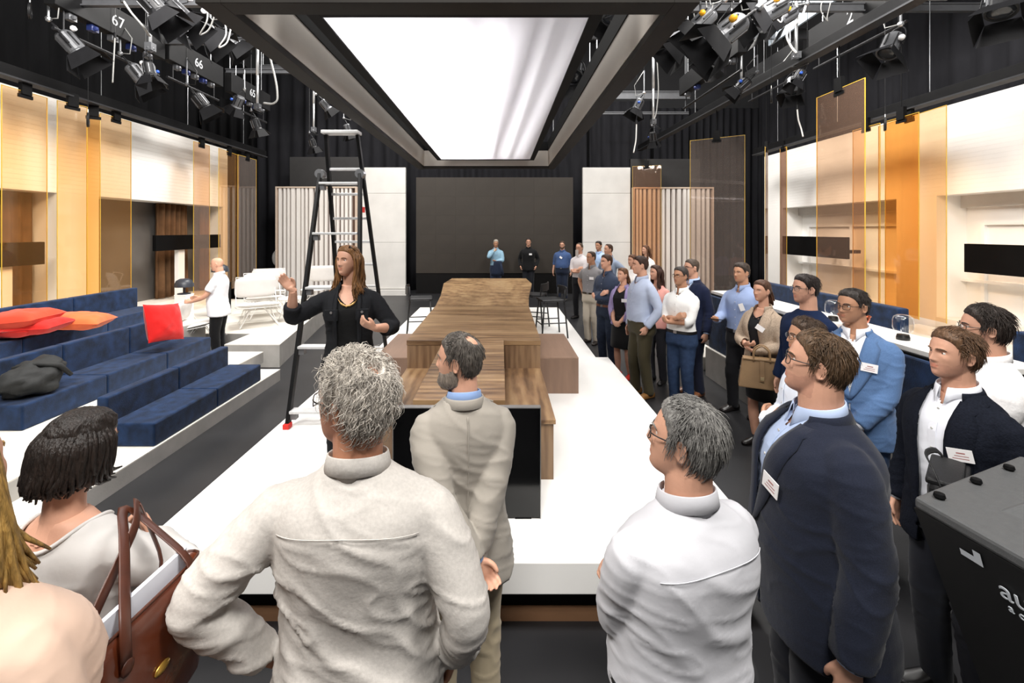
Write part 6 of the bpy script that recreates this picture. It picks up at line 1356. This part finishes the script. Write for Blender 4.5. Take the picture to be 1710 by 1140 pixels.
# ================================================================== the prompter hood at lower right
def prompter():
    mt = mat('grey_textured_hood', (74, 75, 76), .55, var=.08, vscale=60, bump=.15, bscale=300); ms = mat('black_hood_side', (9, 9, 10), .6, var=.1); mw = mat('white_print', (206, 212, 218), .5)
    O = np.array([1.22, 1.05, 0]); r = thing('prompter_hood', 'black and grey camera prompter hood with white lettering at lower right', 'camera', O)
    zt = 1.5; A, B, C, D = (1.09, 1.2), (1.62, 1.42), (1.78, .92), (1.125, .93)
    def L(p, z_): return (p[0]-O[0], p[1]-O[1], z_)
    A2, B2, C2, D2 = (1.3, 1.16), (1.62, 1.3), (1.74, .96), (1.3, .95)
    MB().add([L(A, zt), L(B, zt), L(C, zt), L(D, zt), L(A, zt-.03), L(B, zt-.03), L(C, zt-.03), L(D, zt-.03)], [(3, 2, 1, 0), (4, 5, 6, 7), (0, 1, 5, 4), (1, 2, 6, 5), (2, 3, 7, 6), (3, 0, 4, 7)]).build('top_lid', mt, r, bevel=.008)
    MB().add([L(A, zt-.03), L(B, zt-.03), L(C, zt-.03), L(D, zt-.03), L(A2, .85), L(B2, .85), L(C2, .85), L(D2, .85)], [(3, 2, 1, 0), (4, 5, 6, 7), (0, 1, 5, 4), (1, 2, 6, 5), (2, 3, 7, 6), (3, 0, 4, 7)]).build('hood_cloth', ms, r)
    for (u, t) in ((.10, .04), (.42, .04), (.74, .04)):
        p = np.array(A)+(np.array(B)-np.array(A))*u+(np.array(D)-np.array(A))*.12; MB().lathe([(.001, .016), (.011, .014), (.013, .006), (.009, 0), (.001, 0)], 14, 0, L(p, zt)).build('knob', M_black, r)
    for k, (cx, cy) in enumerate(((1.34, 1.14), (1.36, 1.02))):
        v = [L((cx-.09, cy+.0), zt), L((cx+.2, cy+.085), zt), L((cx+.22, cy-.01), zt), L((cx-.06, cy-.06), zt), L((cx-.0, cy+.01), zt+.02), L((cx+.18, cy+.065), zt+.024), L((cx+.19, cy+.01), zt+.024), L((cx+.01, cy-.03), zt+.02)]
        MB().add(v, [(4, 7, 6, 5), (0, 4, 5, 1), (1, 5, 6, 2), (2, 6, 7, 3), (3, 7, 4, 0)]).build('raised_cover', mt, r, bevel=.004)
    MB().box(1.44-O[0], 1.465-O[0], 1.165-O[1], 1.18-O[1], zt+.022, zt+.0235).build('logo_sticker', mw, r)
    MB().cyl((.18, 0, .02), (.18, 0, .85), .05, 14).build('pedestal_column', M_black, r)
    MB().box(-.16, .5, -.2, .22, 0, .06).build('pedestal_base', mt, r, bevel=.02)
    # lettering on the side face, which leans inwards below the lid
    e1 = np.array([D[0]-A[0], D[1]-A[1], 0]); e1 /= np.linalg.norm(e1); dn = np.array([.19, 0.0, -.62]); dn -= e1*np.dot(e1, dn); dn /= np.linalg.norm(dn); nn = np.cross(e1, -dn)
    if nn[0] > 0: nn = -nn
    base = np.array(L(A, zt-.03)); M_ = lambda a, b: mat4(np.stack([e1, -dn, nn], 1), base+e1*a+dn*b+nn*.003)
    text_obj('lettering', 'autocue', .062, M_(.268, .085), mw, r, .001); text_obj('small_lettering', 'a clearer picture', .027, M_(.268, .124), mw, r, .001)
    MB().add(xf(M_(.13, .05), [(-.03, .012, 0), (.0, .012, 0), (.0, .03, 0), (.016, .03, 0), (.016, -.004, 0), (-.03, -.004, 0)]), [(0, 1, 2, 3, 4, 5)]).build('arrow_mark', mw, r)
prompter()
